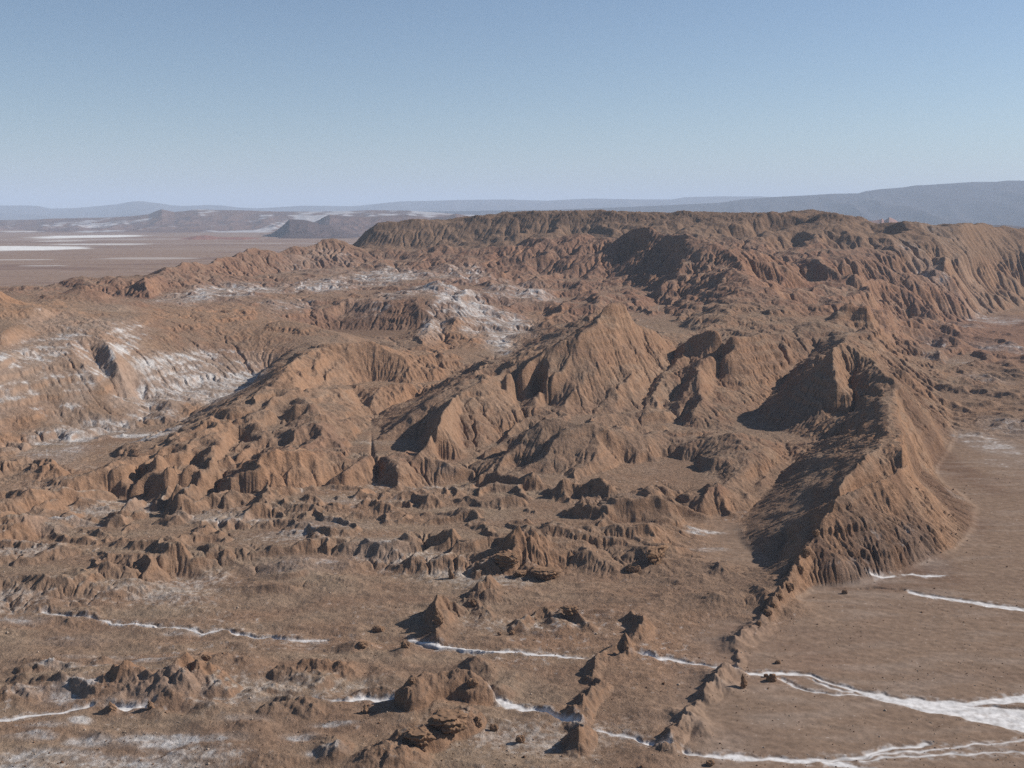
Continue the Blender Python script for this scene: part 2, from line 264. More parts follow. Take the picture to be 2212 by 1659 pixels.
# left hills
D((-60, 640, 1250), (0, 628, 1280), (15, 640, 1290), (44, 650, 1290), (60, 664, 1270)); D((0, 668, 1220), (50, 670, 1230), (90, 660, 1260))
D((60, 655, 1380), (90, 645, 1420), (116, 638, 1450), (145, 625, 1460), (171, 616, 1460), (190, 621, 1460), (205, 631, 1460), (230, 645, 1450), (253, 651, 1450), (280, 660, 1440), (308, 669, 1430), (352, 684, 1410))
D((110, 665, 1330), (150, 660, 1360), (190, 670, 1350), (222, 674, 1350)); D((140, 650, 1400), (190, 652, 1410))
D((90, 700, 1220), (103, 692, 1240), (137, 675, 1280), (150, 672, 1290), (164, 678, 1280), (178, 682, 1280), (212, 700, 1250)); D((212, 700, 1240), (260, 690, 1280), (300, 682, 1330), (352, 684, 1400))
D((-50, 800, 1000), (0, 778, 1040), (34, 748, 1110), (60, 733, 1150), (82, 723, 1180), (113, 720, 1190), (140, 728, 1180), (154, 733, 1170), (191, 740, 1160), (215, 722, 1190))
D((0, 720, 1100), (40, 700, 1170), (80, 705, 1200))
D((215, 720, 1200), (260, 704, 1260), (300, 698, 1300), (342, 690, 1370), (393, 684, 1430), (437, 674, 1490), (460, 665, 1530), (485, 662, 1550), (530, 662, 1570), (554, 684, 1500), (581, 696, 1450), (636, 697, 1430), (684, 710, 1400), (735, 720, 1390), (757, 732, 1370))
D((340, 660, 1600), (420, 650, 1640), (500, 645, 1680), (560, 640, 1720), (640, 650, 1700))
D((360, 720, 1330), (480, 740, 1330), (600, 745, 1330), (700, 738, 1330)); D((640, 750, 1290), (600, 780, 1230), (560, 805, 1180))
Z((152, 738, 57), (165, 765, 51), (190, 800, 42), (225, 840, 31), (260, 868, 20)); Z((215, 724, 59), (240, 750, 54), (258, 790, 43), (268, 820, 34), (290, 845, 23)); Z((196, 755, 51), (215, 790, 42), (240, 830, 32))
Z((-60, 865, 34), (0, 855, 35), (50, 850, 34), (110, 880, 24), (140, 920, 15)); Z((-50, 920, 22), (60, 935, 15))
Z((590, 800, 23), (560, 830, 18), (520, 850, 16), (480, 865, 14), (440, 885, 12), (400, 915, 9), (360, 935, 7), (310, 960, 5), (260, 985, 3), (210, 1000, 2), (100, 985, 4), (30, 1010, 5))
Z((300, 870, 16), (330, 890, 13), (320, 925, 9)); Z((400, 850, 18), (460, 830, 21), (530, 800, 25)); 
Z((345, 895, 12), (358, 872, 18), (366, 868, 20), (390, 885, 15), (420, 880, 13)); Z((320, 925, 7), (340, 900, 12)); Z((85, 990, 4), (125, 955, 9), (150, 948, 10), (180, 965, 6)); Z((230, 960, 5), (262, 945, 9), (290, 955, 6))
# M basin
D((450, 625, 1880), (600, 625, 1920), (700, 615, 1990), (800, 600, 2090), (860, 590, 2180)); D((1040, 600, 2120), (1100, 605, 2080), (1200, 620, 2000), (1230, 650, 1860))
D((1000, 640, 1880), (1100, 650, 1840), (1190, 655, 1830)); D((1040, 690, 1640), (1100, 690, 1650), (1150, 690, 1660)); D((1070, 720, 1520), (1090, 735, 1480), (1060, 770, 1400), (1020, 788, 1360))
D((700, 650, 1750), (760, 640, 1800), (850, 625, 1900), (900, 620, 1940)); D((1160, 640, 1860), (1180, 680, 1720), (1160, 700, 1640), (1120, 730, 1530))
D((1160, 650, 1830), (1200, 640, 1850), (1240, 650, 1830), (1260, 670, 1760)); D((1250, 640, 1850), (1300, 630, 1900), (1330, 640, 1840))
# cone of the basin and the dark pit
D((870, 632, 1830), (924, 608, 1840), (945, 607, 1840), (958, 622, 1800), (975, 650, 1720), (1010, 665, 1680)); D((950, 625, 1780), (941, 645, 1700), (940, 670, 1620), (950, 700, 1550), (960, 740, 1450), (990, 765, 1390), (1010, 780, 1360))
D((690, 700, 1560), (705, 683, 1600), (730, 664, 1640), (753, 651, 1660), (775, 658, 1650), (808, 651, 1650), (850, 655, 1640), (893, 655, 1630), (905, 668, 1600), (925, 660, 1640), (936, 650, 1690))
D((938, 680, 1570), (925, 700, 1510), (921, 730, 1440), (905, 750, 1400)); D((705, 715, 1560), (722, 724, 1540), (760, 736, 1530), (822, 746, 1520), (870, 738, 1525), (893, 718, 1540), (903, 700, 1560)); D((720, 690, 1620), (760, 672, 1640))
D((873, 768, 1370), (850, 760, 1380), (800, 760, 1400)); D((960, 690, 1560), (990, 700, 1540), (1000, 730, 1470))

# ------------------------------------------------------------------ solve the skeleton on a log-polar grid
TH = math.radians(29.5)
R0, R1 = 225.0, 3500.0 * SD
U0, U1 = math.log(R0), math.log(R1)
def solve(nt_, nu_):
    init = None
    for lev in (16, 8, 4, 2, 1):
        a, b = max(16, nt_ // lev), max(16, nu_ // lev)
        acc = np.zeros((b, a)); cnt = np.zeros((b, a))
        for pl in L:
            P = []
            for q0, q1 in zip(pl[:-1], pl[1:]):
                l0 = (math.log(math.hypot(q0[0], q0[1])), math.atan2(q0[0], q0[1]))
                l1 = (math.log(math.hypot(q1[0], q1[1])), math.atan2(q1[0], q1[1]))
                m = int(max(abs(l1[0] - l0[0]) / (U1 - U0) * b, abs(l1[1] - l0[1]) / (2 * TH) * a) * 1.5) + 2
                t = np.linspace(0, 1, m)
                P.append(np.stack([l0[0] + (l1[0] - l0[0]) * t, l0[1] + (l1[1] - l0[1]) * t, q0[2] + (q1[2] - q0[2]) * t], 1))
            P = np.concatenate(P)
            i = np.round((P[:, 0] - U0) / (U1 - U0) * (b - 1)).astype(int)
            j = np.round((P[:, 1] + TH) / (2 * TH) * (a - 1)).astype(int)
            ok = (i >= 0) & (i < b) & (j >= 0) & (j < a)
            np.add.at(acc, (i[ok], j[ok]), P[ok, 2]); np.add.at(cnt, (i[ok], j[ok]), 1)
        fix = cnt > 0; val = np.where(fix, acc / np.maximum(cnt, 1), 0)
        if init is None: h = np.full((b, a), 10.0)
        else: h = resize(init, b, a)
        h[fix] = val[fix]
        free = ~fix
        ii, jj = np.indices((b, a)); red = ((ii + jj) & 1) == 0
        m1, m2 = free & red, free & ~red
        for it in range(400 if lev >= 8 else 120):
            for m in (m1, m2):
                p = np.pad(h, 1, mode='edge')
                av = (p[:-2, 1:-1] + p[2:, 1:-1] + p[1:-1, :-2] + p[1:-1, 2:]) * .25
                h = np.where(m, h + (av - h) * 1.6, h)
        init = h
    return h
def resize(g, b, a):
    y = np.linspace(0, g.shape[0] - 1, b); x = np.linspace(0, g.shape[1] - 1, a)
    y0 = np.minimum(y.astype(int), g.shape[0] - 2); x0 = np.minimum(x.astype(int), g.shape[1] - 2)
    fy = (y - y0)[:, None]; fx = (x - x0)[None]
    r = lambda i, j: g[np.ix_(i, j)]
    return (r(y0, x0) * (1 - fx) + r(y0, x0 + 1) * fx) * (1 - fy) + (r(y0 + 1, x0) * (1 - fx) + r(y0 + 1, x0 + 1) * fx) * fy
def blur(g, n):
    for _ in range(n):
        p = np.pad(g, 1, mode='edge'); g = (p[:-2, 1:-1] + 2 * p[1:-1, 1:-1] + p[2:, 1:-1]) * .25
        p = np.pad(g, 1, mode='edge'); g = (p[1:-1, :-2] + 2 * p[1:-1, 1:-1] + p[1:-1, 2:]) * .25
    return g
CA = 480; CB = int(CA * (U1 - U0) / (2 * TH))
coarse = solve(CA, CB)
coarse = blur(coarse, 1)
print('solve', time.time() - T0)

NT, NU = 1560, 1640
u = np.linspace(U0, U1, NU); th = np.linspace(-TH, TH, NT)
R = np.exp(u)[:, None].astype(np.float32) * np.ones((1, NT), np.float32)
X = (R * np.sin(th)[None]).astype(np.float32); Y = (R * np.cos(th)[None]).astype(np.float32)
Hb = resize(coarse, NU, NT).astype(np.float32)

def locate(x, y, G=None):
    """first ground point met by the view ray through picture point (x, y)"""
    G = Hb if G is None else G
    a, f, d = ray(x, y)
    t = np.exp(np.linspace(math.log(R0 * 1.01), U1 - .002, 6000)) / math.hypot(a, f)
    px, py, pz = a * t, f * t, CH + d * t
    r = np.hypot(px, py); tt = np.arctan2(px, py)
    i = np.clip((np.log(r) - U0) / (U1 - U0) * (NU - 1), 0, NU - 1.01); j = np.clip((tt + TH) / (2 * TH) * (NT - 1), 0, NT - 1.01)
    gz = G[i.astype(int), j.astype(int)]
    hit = np.nonzero(pz <= gz)[0]
    k = hit[0] if len(hit) else len(t) - 1
    return float(px[k]), float(py[k]), float(gz[k])
def window(x, y, rad):
    """grid slice round a world point"""
    r = math.hypot(x, y); t = math.atan2(x, y)
    i0 = int((math.log(max(r - rad, R0)) - U0) / (U1 - U0) * (NU - 1)); i1 = int((math.log(r + rad) - U0) / (U1 - U0) * (NU - 1)) + 2
    dt = rad / r; j0 = int((t - dt + TH) / (2 * TH) * (NT - 1)); j1 = int((t + dt + TH) / (2 * TH) * (NT - 1)) + 2
    return slice(max(i0, 0), max(min(i1, NU), 0)), slice(max(j0, 0), max(min(j1, NT), 0))
exec_part2 = True
# ------------------------------------------------------------------ low foreground relief: mounds, fins, buttes
def pick(p): return locate(p[0], p[1])
NW1 = noise(X, Y, 9.0, 21); NW2 = noise(X, Y, 3.5, 22); NW3 = noise(X, Y, 20.0, 23); NW4 = noise(X, Y, 15.0, 24)
ROCK = np.zeros_like(Hb)                         # how rocky (fractured) the ground is
SALT = np.zeros_like(Hb)                         # salt crust cover
DRK = np.zeros_like(Hb)  # darker brown rock; also painted shade in the basin pit and red peaks
HUE = np.zeros_like(Hb)                          # + orange rock, - grey
ADD = np.zeros_like(Hb)
SMO0 = np.zeros_like(Hb)
def mound(x, y, rx, h, asp=1.0, rot=0.0, rock=0.0, p=1.0, sharp=0.25):
    """rx: half width in picture units; h: height in metres; asp: depth / width"""
    cx, cy, cz = pick((x, y)); w_ = rx / FOC * cy / cp
    s = window(cx, cy, w_ * max(asp, 1) * 1.5)
    dx, dy = X[s] - cx, Y[s] - cy; c, q = math.cos(rot), math.sin(rot)
    a = (dx * c + dy * q) / w_ + .35 * NW3[s] + .13 * NW1[s]; b = (-dx * q + dy * c) / (w_ * asp) + .35 * NW4[s] + .12 * NW2[s]
    d = np.sqrt(a * a + b * b) * (1 + .15 * NW3[s] + .16 * NW1[s]); h = h * .66 * (1 + .35 * NW1[s] + .25 * NW4[s])
    cone = np.clip(1 - d, 0, 1); g = np.exp(-d * d * 3.2) * np.clip((1.5 - d) * 2, 0, 1)
    k = lerp(g, cone ** 1.15, sharp)
    ADD[s] = np.maximum(ADD[s], h * k)
    if rock: ROCK[s] = np.maximum(ROCK[s], rock * np.clip(k * 2.2, 0, 1))
def fin(pts, h, wl, wr=None, rock=1.0, prof=1.2, jag=.35):
    """a wall of rock along picture points; h: heights; wl, wr: half widths (m) left and right of its line"""
    wr = wr or wl
    P = [pick(p) for p in pts]
    hs = h if isinstance(h, (list, tuple)) else [h] * len(P)
    mx = sum(p[0] for p in P) / len(P); my = sum(p[1] for p in P) / len(P)
    rad = max(math.hypot(p[0] - mx, p[1] - my) for p in P) + 2 * max(wl, wr)
    s = window(mx, my, rad)
    x, y = X[s] + NW2[s] * .5 + NW1[s] * 1.0, Y[s] + NW1[s] * 1.2
    best = np.zeros_like(x)
    for (a, b, ha, hb_) in zip(P[:-1], P[1:], hs[:-1], hs[1:]):
        vx, vy = b[0] - a[0], b[1] - a[1]; l2 = vx * vx + vy * vy + 1e-6
        t = np.clip(((x - a[0]) * vx + (y - a[1]) * vy) / l2, 0, 1)
        ex, ey = x - (a[0] + vx * t), y - (a[1] + vy * t)
        d = np.hypot(ex, ey); side = (ex * vy - ey * vx) > 0
        ww = np.where(side, wr, wl)
        hh = (ha + (hb_ - ha) * t) * (1 + jag * (NW2[s] + .5 * NW1[s]))
        best = np.maximum(best, hh * np.clip(1 - d / ww, 0, 1) ** prof)
    ADD[s] = np.maximum(ADD[s], best)
    ROCK[s] = np.maximum(ROCK[s], rock * np.clip(best / max(hs) * 2.5, 0, 1))
def paint(A, x, y, rx, ry, v, z=None, soft=.5, rot=0.0, amax=False):
    """a patch on the ground; rx, ry half sizes in picture units measured on level ground"""
    cx, cy, cz = locate(x, y); al = math.atan2(CH - cz, cy)
    wx = rx / FOC * cy / cp; wy = min(ry / FOC * math.hypot(cy, CH) / math.sin(al), 4.5 * ry / FOC * cy + wx * 1.2)
    s = window(cx, cy, max(wx, wy) * 1.6)
    dx, dy = X[s] - cx, Y[s] - cy; c, q = math.cos(rot), math.sin(rot)
    a = (dx * c + dy * q) / wx; b = (-dx * q + dy * c) / wy
    d = np.sqrt(a * a + b * b) * (1 + .25 * NW3[s])
    k = sstep(1 + soft, 1 - soft, d)
    A[s] = np.maximum(A[s], k * v) if v > 0 and not amax else A[s] + k * v

mound(1027, 1440, 60, 5.5, 1.3, .3, .5); mound(1080, 1490, 60, 4, 1.6, -.3, .3); mound(780, 1400, 60, 4, 1.1, 0, .2); mound(870, 1412, 34, 3, 1, 0, .2)
mound(960, 1350, 70, 4.5, 1.2, .3, .2); mound(1060, 1290, 60, 4, 1.2, 0, .3); mound(1200, 1345, 80, 3.5, 1.0, 0, .3); mound(1380, 1350, 40, 3, 1.2, 0, .4)
mound(1250, 1345, 50, 3, .8, 0, .5)
mound(1585, 1395, 60, 4.5, 1.1, 0, .5); mound(1550, 1475, 60, 4, 1.5, .4, .4); mound(1480, 1560, 50, 3.5, 2.2, .5, .4); mound(1440, 1625, 44, 2.6, .8, 0, .9)
mound(950, 1540, 130, 3.5, 1.0, 0, .3); mound(840, 1640, 110, 5, .9, 0, .9, sharp=.2); mound(720, 1620, 60, 3.5, 1, 0, .9); mound(1150, 1220, 110, 5, .9, 0, .5, sharp=.3)
mound(680, 1465, 90, 4.5, 1.0, 0, .2, sharp=.2); mound(740, 1450, 60, 3.5, 1, 0, .3); mound(830, 1460, 60, 2.5, 1, 0, .2)
mound(270, 1495, 80, 6, .8, 0, .9, sharp=.3); mound(410, 1492, 80, 6.5, .9, 0, .8, sharp=.3); mound(340, 1500, 130, 5, .6, 0, .6)
fin([(212, 1492), (250, 1484), (285, 1480), (330, 1492), (372, 1484), (410, 1470), (448, 1474), (480, 1496)], [3.0, 5.6, 6.4, 4.2, 6.0, 6.8, 5.2, 2.5], 6, 7, 1, .7, .35)
fin([(60, 1440), (110, 1436), (160, 1440)], [1.4, 2.4, 1.2], 3, 5, 1, .6); fin([(0, 1500), (40, 1494), (70, 1502)], [3.0, 3.4, 2.0], 4, 6, .8, .7); fin([(40, 1470), (110, 1476), (170, 1486), (205, 1496)], [2, 2.6, 3, 3.5], 4, 4, .7, .8)
fin([(545, 1500), (590, 1492), (640, 1494)], [1.8, 2.6, 1.6], 4, 5, .6, .8); fin([(590, 1540), (640, 1532), (680, 1540)], [1.5, 2.5, 1.5], 4, 5, .7, .8); fin([(780, 1500), (820, 1490), (860, 1500)], [1.5, 2.2, 1.2], 4, 5, .4, .8); mound(130, 1480, 90, 3, .8, 0, .3); mound(30, 1505, 60, 4.5, .8, 0, .3)
mound(640, 1520, 60, 3, .7, 0, .3); mound(460, 1535, 60, 3.2, .8, 0, .4); mound(340, 1545, 60, 2.2, .6, 0, .3); mound(235, 1540, 26, 2.6, 1, 0, .8)
mound(80, 1428, 60, 2.2, .5, 0, .6); mound(215, 1428, 30, 2.4, .8, .5, .6); mound(180, 1460, 120, 1.8, .5, 0, .2); mound(547, 1580, 60, 3.0, .8, 0, .5); mound(590, 1650, 70, 2.6, .8, 0, .5)
mound(210, 1590, 60, 2.2, .7, 0, .1); mound(440, 1422, 22, 2.2, 1, 0, .8); mound(480, 1432, 60, 2.0, .6, 0, .4); mound(540, 1438, 40, 2, .8, 0, .3)
mound(50, 1215, 70, 8, 1.3, 0, .9, sharp=.3); mound(20, 1190, 70, 8, 1.3, 0, .9, sharp=.4); mound(68, 1272, 36, 3.2, .8, 0, .4); mound(180, 1180, 30, 2, 1, 0, .6)
mound(330, 1250, 90, 1.8, .6, 0, .3); mound(250, 1235, 40, 1.8, .6, 0, .4); mound(390, 1225, 40, 2, .6, 0, .5); mound(510, 1220, 90, 2.0, .5, 0, .3); mound(300, 1275, 60, 1.6, .5, 0, .3)
mound(185, 1325, 50, 2.4, .6, 0, .7); mound(80, 1318, 60, 2.0, .5, 0, .4); mound(160, 1347, 36, 2.2, .6, 0, .7); mound(455, 1320, 80, 1.6, .4, 0, .3); mound(600, 1275, 60, 1.6, .4, 0, .3)
mound(900, 1230, 70, 3.5, .8, 0, .5); mound(860, 1215, 60, 3, .8, 0, .4); mound(750, 1260, 90, 2, .5, 0, .2); mound(640, 1205, 70, 3, .7, 0, .4); mound(480, 1180, 70, 3.5, .8, 0, .5)
mound(1480, 1255, 90, 3.2, 1.0, 0, .3); mound(1420, 1300, 80, 2.2, .9, 0, .1); mound(1560, 1230, 70, 4, 1.2, .4, .5); mound(1640, 1290, 60, 3.5, 1.2, .4, .3); mound(1330, 1230, 70, 3, 1, 0, .4)
mound(1400, 1225, 60, 5, 1.0, .5, .6); mound(1545, 1295, 90, 2, .8, 0, .1)
# fins and walls
fin([(1290, 1428), (1317, 1415), (1351, 1403), (1358, 1418)], [2.0, 2.8, 4.2, 2.4], 2.4, 3.4, 1, .9, .5)
fin([(1290, 1440), (1286, 1458), (1283, 1470)], [2.4, 2.2, 1.8], 3, 4, .8)
fin([(1300, 1490), (1282, 1505), (1262, 1530), (1252, 1560)], [2.8, 3.8, 4.4, 2.6], 3.8, 5.0, 1, 1.0, .5)
fin([(1262, 1590), (1255, 1605), (1252, 1618)], [3.6, 4.6, 2.6], 4.0, 5.5, 1, 1.0, .5)
fin([(1433, 1622), (1458, 1592), (1475, 1572), (1490, 1545)], [2.2, 3.6, 3.2, 2.2], 3.2, 4.5, 1, 1.0, .5)
fin([(1520, 1510), (1540, 1490), (1560, 1462), (1590, 1455)], [2, 3, 3.6, 2], 4, 5, 1, 1.0, .5)
fin([(946, 1325), (945, 1350), (942, 1380)], [6.5, 6.5, 4], 7, 6, 1, 1.3)
fin([(945, 1325), (1000, 1318), (1023, 1316), (1050, 1330)], [5.5, 3.2, 4.6, 2.5], 5, 9, .6, 1.2)
fin([(1072, 1290), (1058, 1280), (1030, 1290)], [3, 6.5, 4], 7, 6, 1, 1.3)
fin([(1125, 1358), (1145, 1342), (1175, 1330), (1228, 1338), (1262, 1362)], [2.5, 3.5, 4, 4.8, 3], 6, 5, 1, 1.2)
fin([(1362, 1345), (1389, 1362), (1380, 1385)], [3.2, 4.6, 2.5], 5, 5, 1)
fin([(1641, 1350), (1661, 1332), (1672, 1310), (1690, 1292), (1705, 1275)], [2.4, 3.4, 3.2, 4, 4.4], 3.0, 3.6, 1, 1.0, .7)
fin([(1590, 1395), (1605, 1378), (1620, 1370), (1641, 1350)], [2.5, 3.2, 2.6, 2.4], 6, 7, .7)
fin([(1700, 1262), (1712, 1248), (1728, 1228), (1740, 1195)], [3.4, 4.6, 4.6, 3], 3.4, 3.8, 1, .9, .7)
fin([(1040, 1240), (1090, 1235), (1120, 1215), (1165, 1212)], [4, 5.5, 6.5, 6], 7, 7, 1, 1.0, .5)
fin([(893, 1530), (905, 1518), (950, 1506), (1005, 1503), (1026, 1508)], [8.0, 8.6, 8.0, 7.6, 7.4], 5.2, 6.5, 1, .30, .07)
fin([(955, 1588), (1000, 1572), (1010, 1560)], [4.0, 4.2, 3.4], 6, 6, 1, .6, .15)
fin([(880, 1612), (915, 1605), (935, 1600)], [4.2, 4.8, 4.0], 6, 6, 1, .6, .2)
fin([(630, 1450), (660, 1448), (700, 1445), (735, 1448)], [2.6, 3.2, 3.6, 3.0], 4, 8, .8, .7)

fin([(1357, 1420), (1330, 1428), (1300, 1432)], [1.6, 1.2, 1.4], 2.5, 3, .8); fin([(1283, 1468), (1295, 1480), (1298, 1492)], [1.6, 1.3, 2.0], 2.5, 3, .8); fin([(1252, 1558), (1258, 1575), (1256, 1592)], [1.8, 1.5, 2.5], 2.5, 3, .8)
fin([(1488, 1548), (1500, 1530), (1520, 1510)], [1.4, .8, 1.2], 2.6, 3, .8, 1.1, .7); fin([(1588, 1455), (1600, 1430), (1588, 1400)], [1.3, .7, 1.6], 2.6, 3, .6, 1.1, .8); fin([(1640, 1375), (1650, 1360), (1645, 1352)], [.5, 1.1, 1.4], 2.2, 3, .5, 1.1, .8)
# rounded blocks and cliffed benches at the edge of the front range
fin([(1325, 1138), (1375, 1132), (1438, 1140)], [6.5, 7.0, 5.5], 9, 9, .15, .38, .06); fin([(1258, 1140), (1282, 1146)], [4.2, 3.4], 5, 5, .3, .5, .1)
fin([(1052, 1062), (1100, 1062), (1148, 1070)], [5.5, 5.8, 5.0], 6, 6, .3, .4, .08); fin([(1190, 1088), (1240, 1084), (1300, 1090)], [3.5, 4, 3], 5, 6, .3, .6, .15)
fin([(430, 1110), (400, 1122), (385, 1140)], [5, 6.5, 4], 7, 9, .8, .9, .3); fin([(720, 1125), (800, 1118), (860, 1128)], [3, 4, 3], 6, 7, .4, .9, .3)
for a in [(1380, 1130, 90, 26, .9), (1100, 1055, 60, 12, .7)]: paint(SMO0, *a)

# ------------------------------------------------------------------ salt streams (shallow channels with a white floor)
def stream(pts, dep=.5):
    """points (x, y, half thickness in picture units)"""
    P = []
    for x, y, hw in pts:
        c = pick((x, y)); al = math.atan2(CH, c[1])
        P.append((c[0], c[1], hw / FOC * math.hypot(c[1], CH) / math.sin(al)))
    mx = sum(p[0] for p in P) / len(P); my = sum(p[1] for p in P) / len(P)
    rad = max(math.hypot(p[0] - mx, p[1] - my) for p in P) + 14
    s = window(mx, my, rad)
    x = X[s] + NW1[s] * .9 + NW2[s] * .35; y = Y[s] + NW1[s] * 1.6 + NW2[s] * .8
    best = np.full_like(x, 9e9)
    for a, b in zip(P[:-1], P[1:]):
        vx, vy = b[0] - a[0], b[1] - a[1]; l2 = vx * vx + vy * vy + 1e-6
        t = np.clip(((x - a[0]) * vx + (y - a[1]) * vy) / l2, 0, 1)
        d = np.hypot(x - (a[0] + vx * t), (y - (a[1] + vy * t))) - (a[2] + (b[2] - a[2]) * t)
        best = np.minimum(best, d)
    return s, best, dep
STREAMS = [
 ([(90, 1326, .5), (200, 1335, .9), (240, 1341, 1.2), (300, 1346, 1.1), (348, 1351, .8), (408, 1359, .8), (440, 1364, 1.2), (480, 1362, .5), (498, 1363, .8), (520, 1372, 1.5), (566, 1378, 1.2), (640, 1380, 1.2), (702, 1381, .8)], .6),
 ([(885, 1380, .8), (920, 1388, 2.2), (960, 1395, 2.6), (1020, 1402, 1.6), (1080, 1404, 1.4), (1130, 1408, 1.4), (1200, 1416, 1.8), (1258, 1421, 1.4)], .5),
 ([(1370, 1416, 1.2), (1400, 1416, 2), (1456, 1424, 1.3), (1530, 1438, 1.6), (1600, 1450, 2), (1660, 1455, 2), (1725, 1456, 2.4), (1765, 1465, 1.6), (1805, 1477, 1), (1845, 1491, 2.2), (1900, 1503, 6), (1980, 1520, 9.5), (2060, 1532, 13), (2150, 1545, 18), (2230, 1560, 24), (2330, 1572, 26)], .5),
 ([(2020, 1517, 2), (2100, 1518, 3.5), (2160, 1511, 6), (2230, 1506, 9), (2330, 1500, 9)], .3), ([(1690, 1465, .8), (1740, 1490, .9), (1800, 1500, 1.0), (1870, 1501, 1.2)], .5), ([(1755, 1470, .5), (1790, 1482, .8), (1840, 1496, .8)], .4),
 ([(635, 1517, 2), (700, 1515, 2.4), (760, 1513, 2.6), (860, 1511, 2.6)], .4),
 ([(1060, 1512, 2), (1100, 1524, 4), (1150, 1534, 3.6), (1200, 1546, 3.2), (1247, 1563, 2.8)], .4),
 ([(1290, 1577, 1), (1330, 1585, 1.6), (1380, 1600, 2.6), (1415, 1612, 3.2), (1440, 1620, 3)], .4),
 ([(1480, 1625, 2), (1540, 1632, 2.4), (1640, 1638, 2.6), (1720, 1641, 3), (1800, 1642, 2.4), (1850, 1634, 1.8), (1900, 1623, 1.8), (1950, 1612, 2), (2000, 1605, 2.4)], .4),
 ([(1780, 1645, 3), (1830, 1652, 3), (1900, 1665, 2)], .2), ([(1850, 1636, .9), (1950, 1624, 1.0), (2050, 1614, .8), (2212, 1600, .8), (2330, 1590, .8)], .2),
 ([(1860, 1640, .6), (1980, 1632, 1.4), (2100, 1628, .9), (2230, 1629, .7)], .1),
 ([(-60, 1560, 3), (0, 1555, 2.6), (75, 1545, 2), (130, 1538, 2), (200, 1524, 2.2)], .3), ([(242, 1528, 3), (280, 1529, 4.6), (314, 1530, 3.4)], .3),
 ([(1965, 1279, 1), (2000, 1286, 1.6), (2040, 1292, 2.2), (2100, 1300, 3.4), (2160, 1308, 4.2), (2230, 1318, 5.4), (2330, 1330, 6)], .5),
 ([(1860, 1272, .3), (1900, 1272, .4), (1950, 1275, .4)], .9), ([(1880, 1243, .7), (1930, 1246, 1)], 0), ([(1950, 1242, .7), (2000, 1244, 1.4), (2040, 1243, .8)], 0),
 ([(940, 1577, 0.1), (941, 1577, 0.1)], 0),
]
STR = []
for pts, dep in STREAMS: STR.append(stream(pts, dep))
STRM = np.zeros_like(Hb); HALO = np.zeros_like(Hb); XF0 = fbm(X, Y, 1.7, 2, .6, 140)
DIG = np.zeros_like(Hb)
for k, (s, dd, dep) in enumerate(STR):
    hair = len(STREAMS[k][0]) and STREAMS[k][0][0][2] < .35
    dd = dd + .35 * XF0[s] + .15 * NW2[s]
    if not hair: STRM[s] = np.maximum(STRM[s], sstep(.55, -.45, dd)); HALO[s] = np.maximum(HALO[s], sstep(3.2, .2, dd))
    DIG[s] = np.maximum(DIG[s], dep * .9 * sstep(1.2, .0, dd))
ADD *= 1 - .85 * STRM

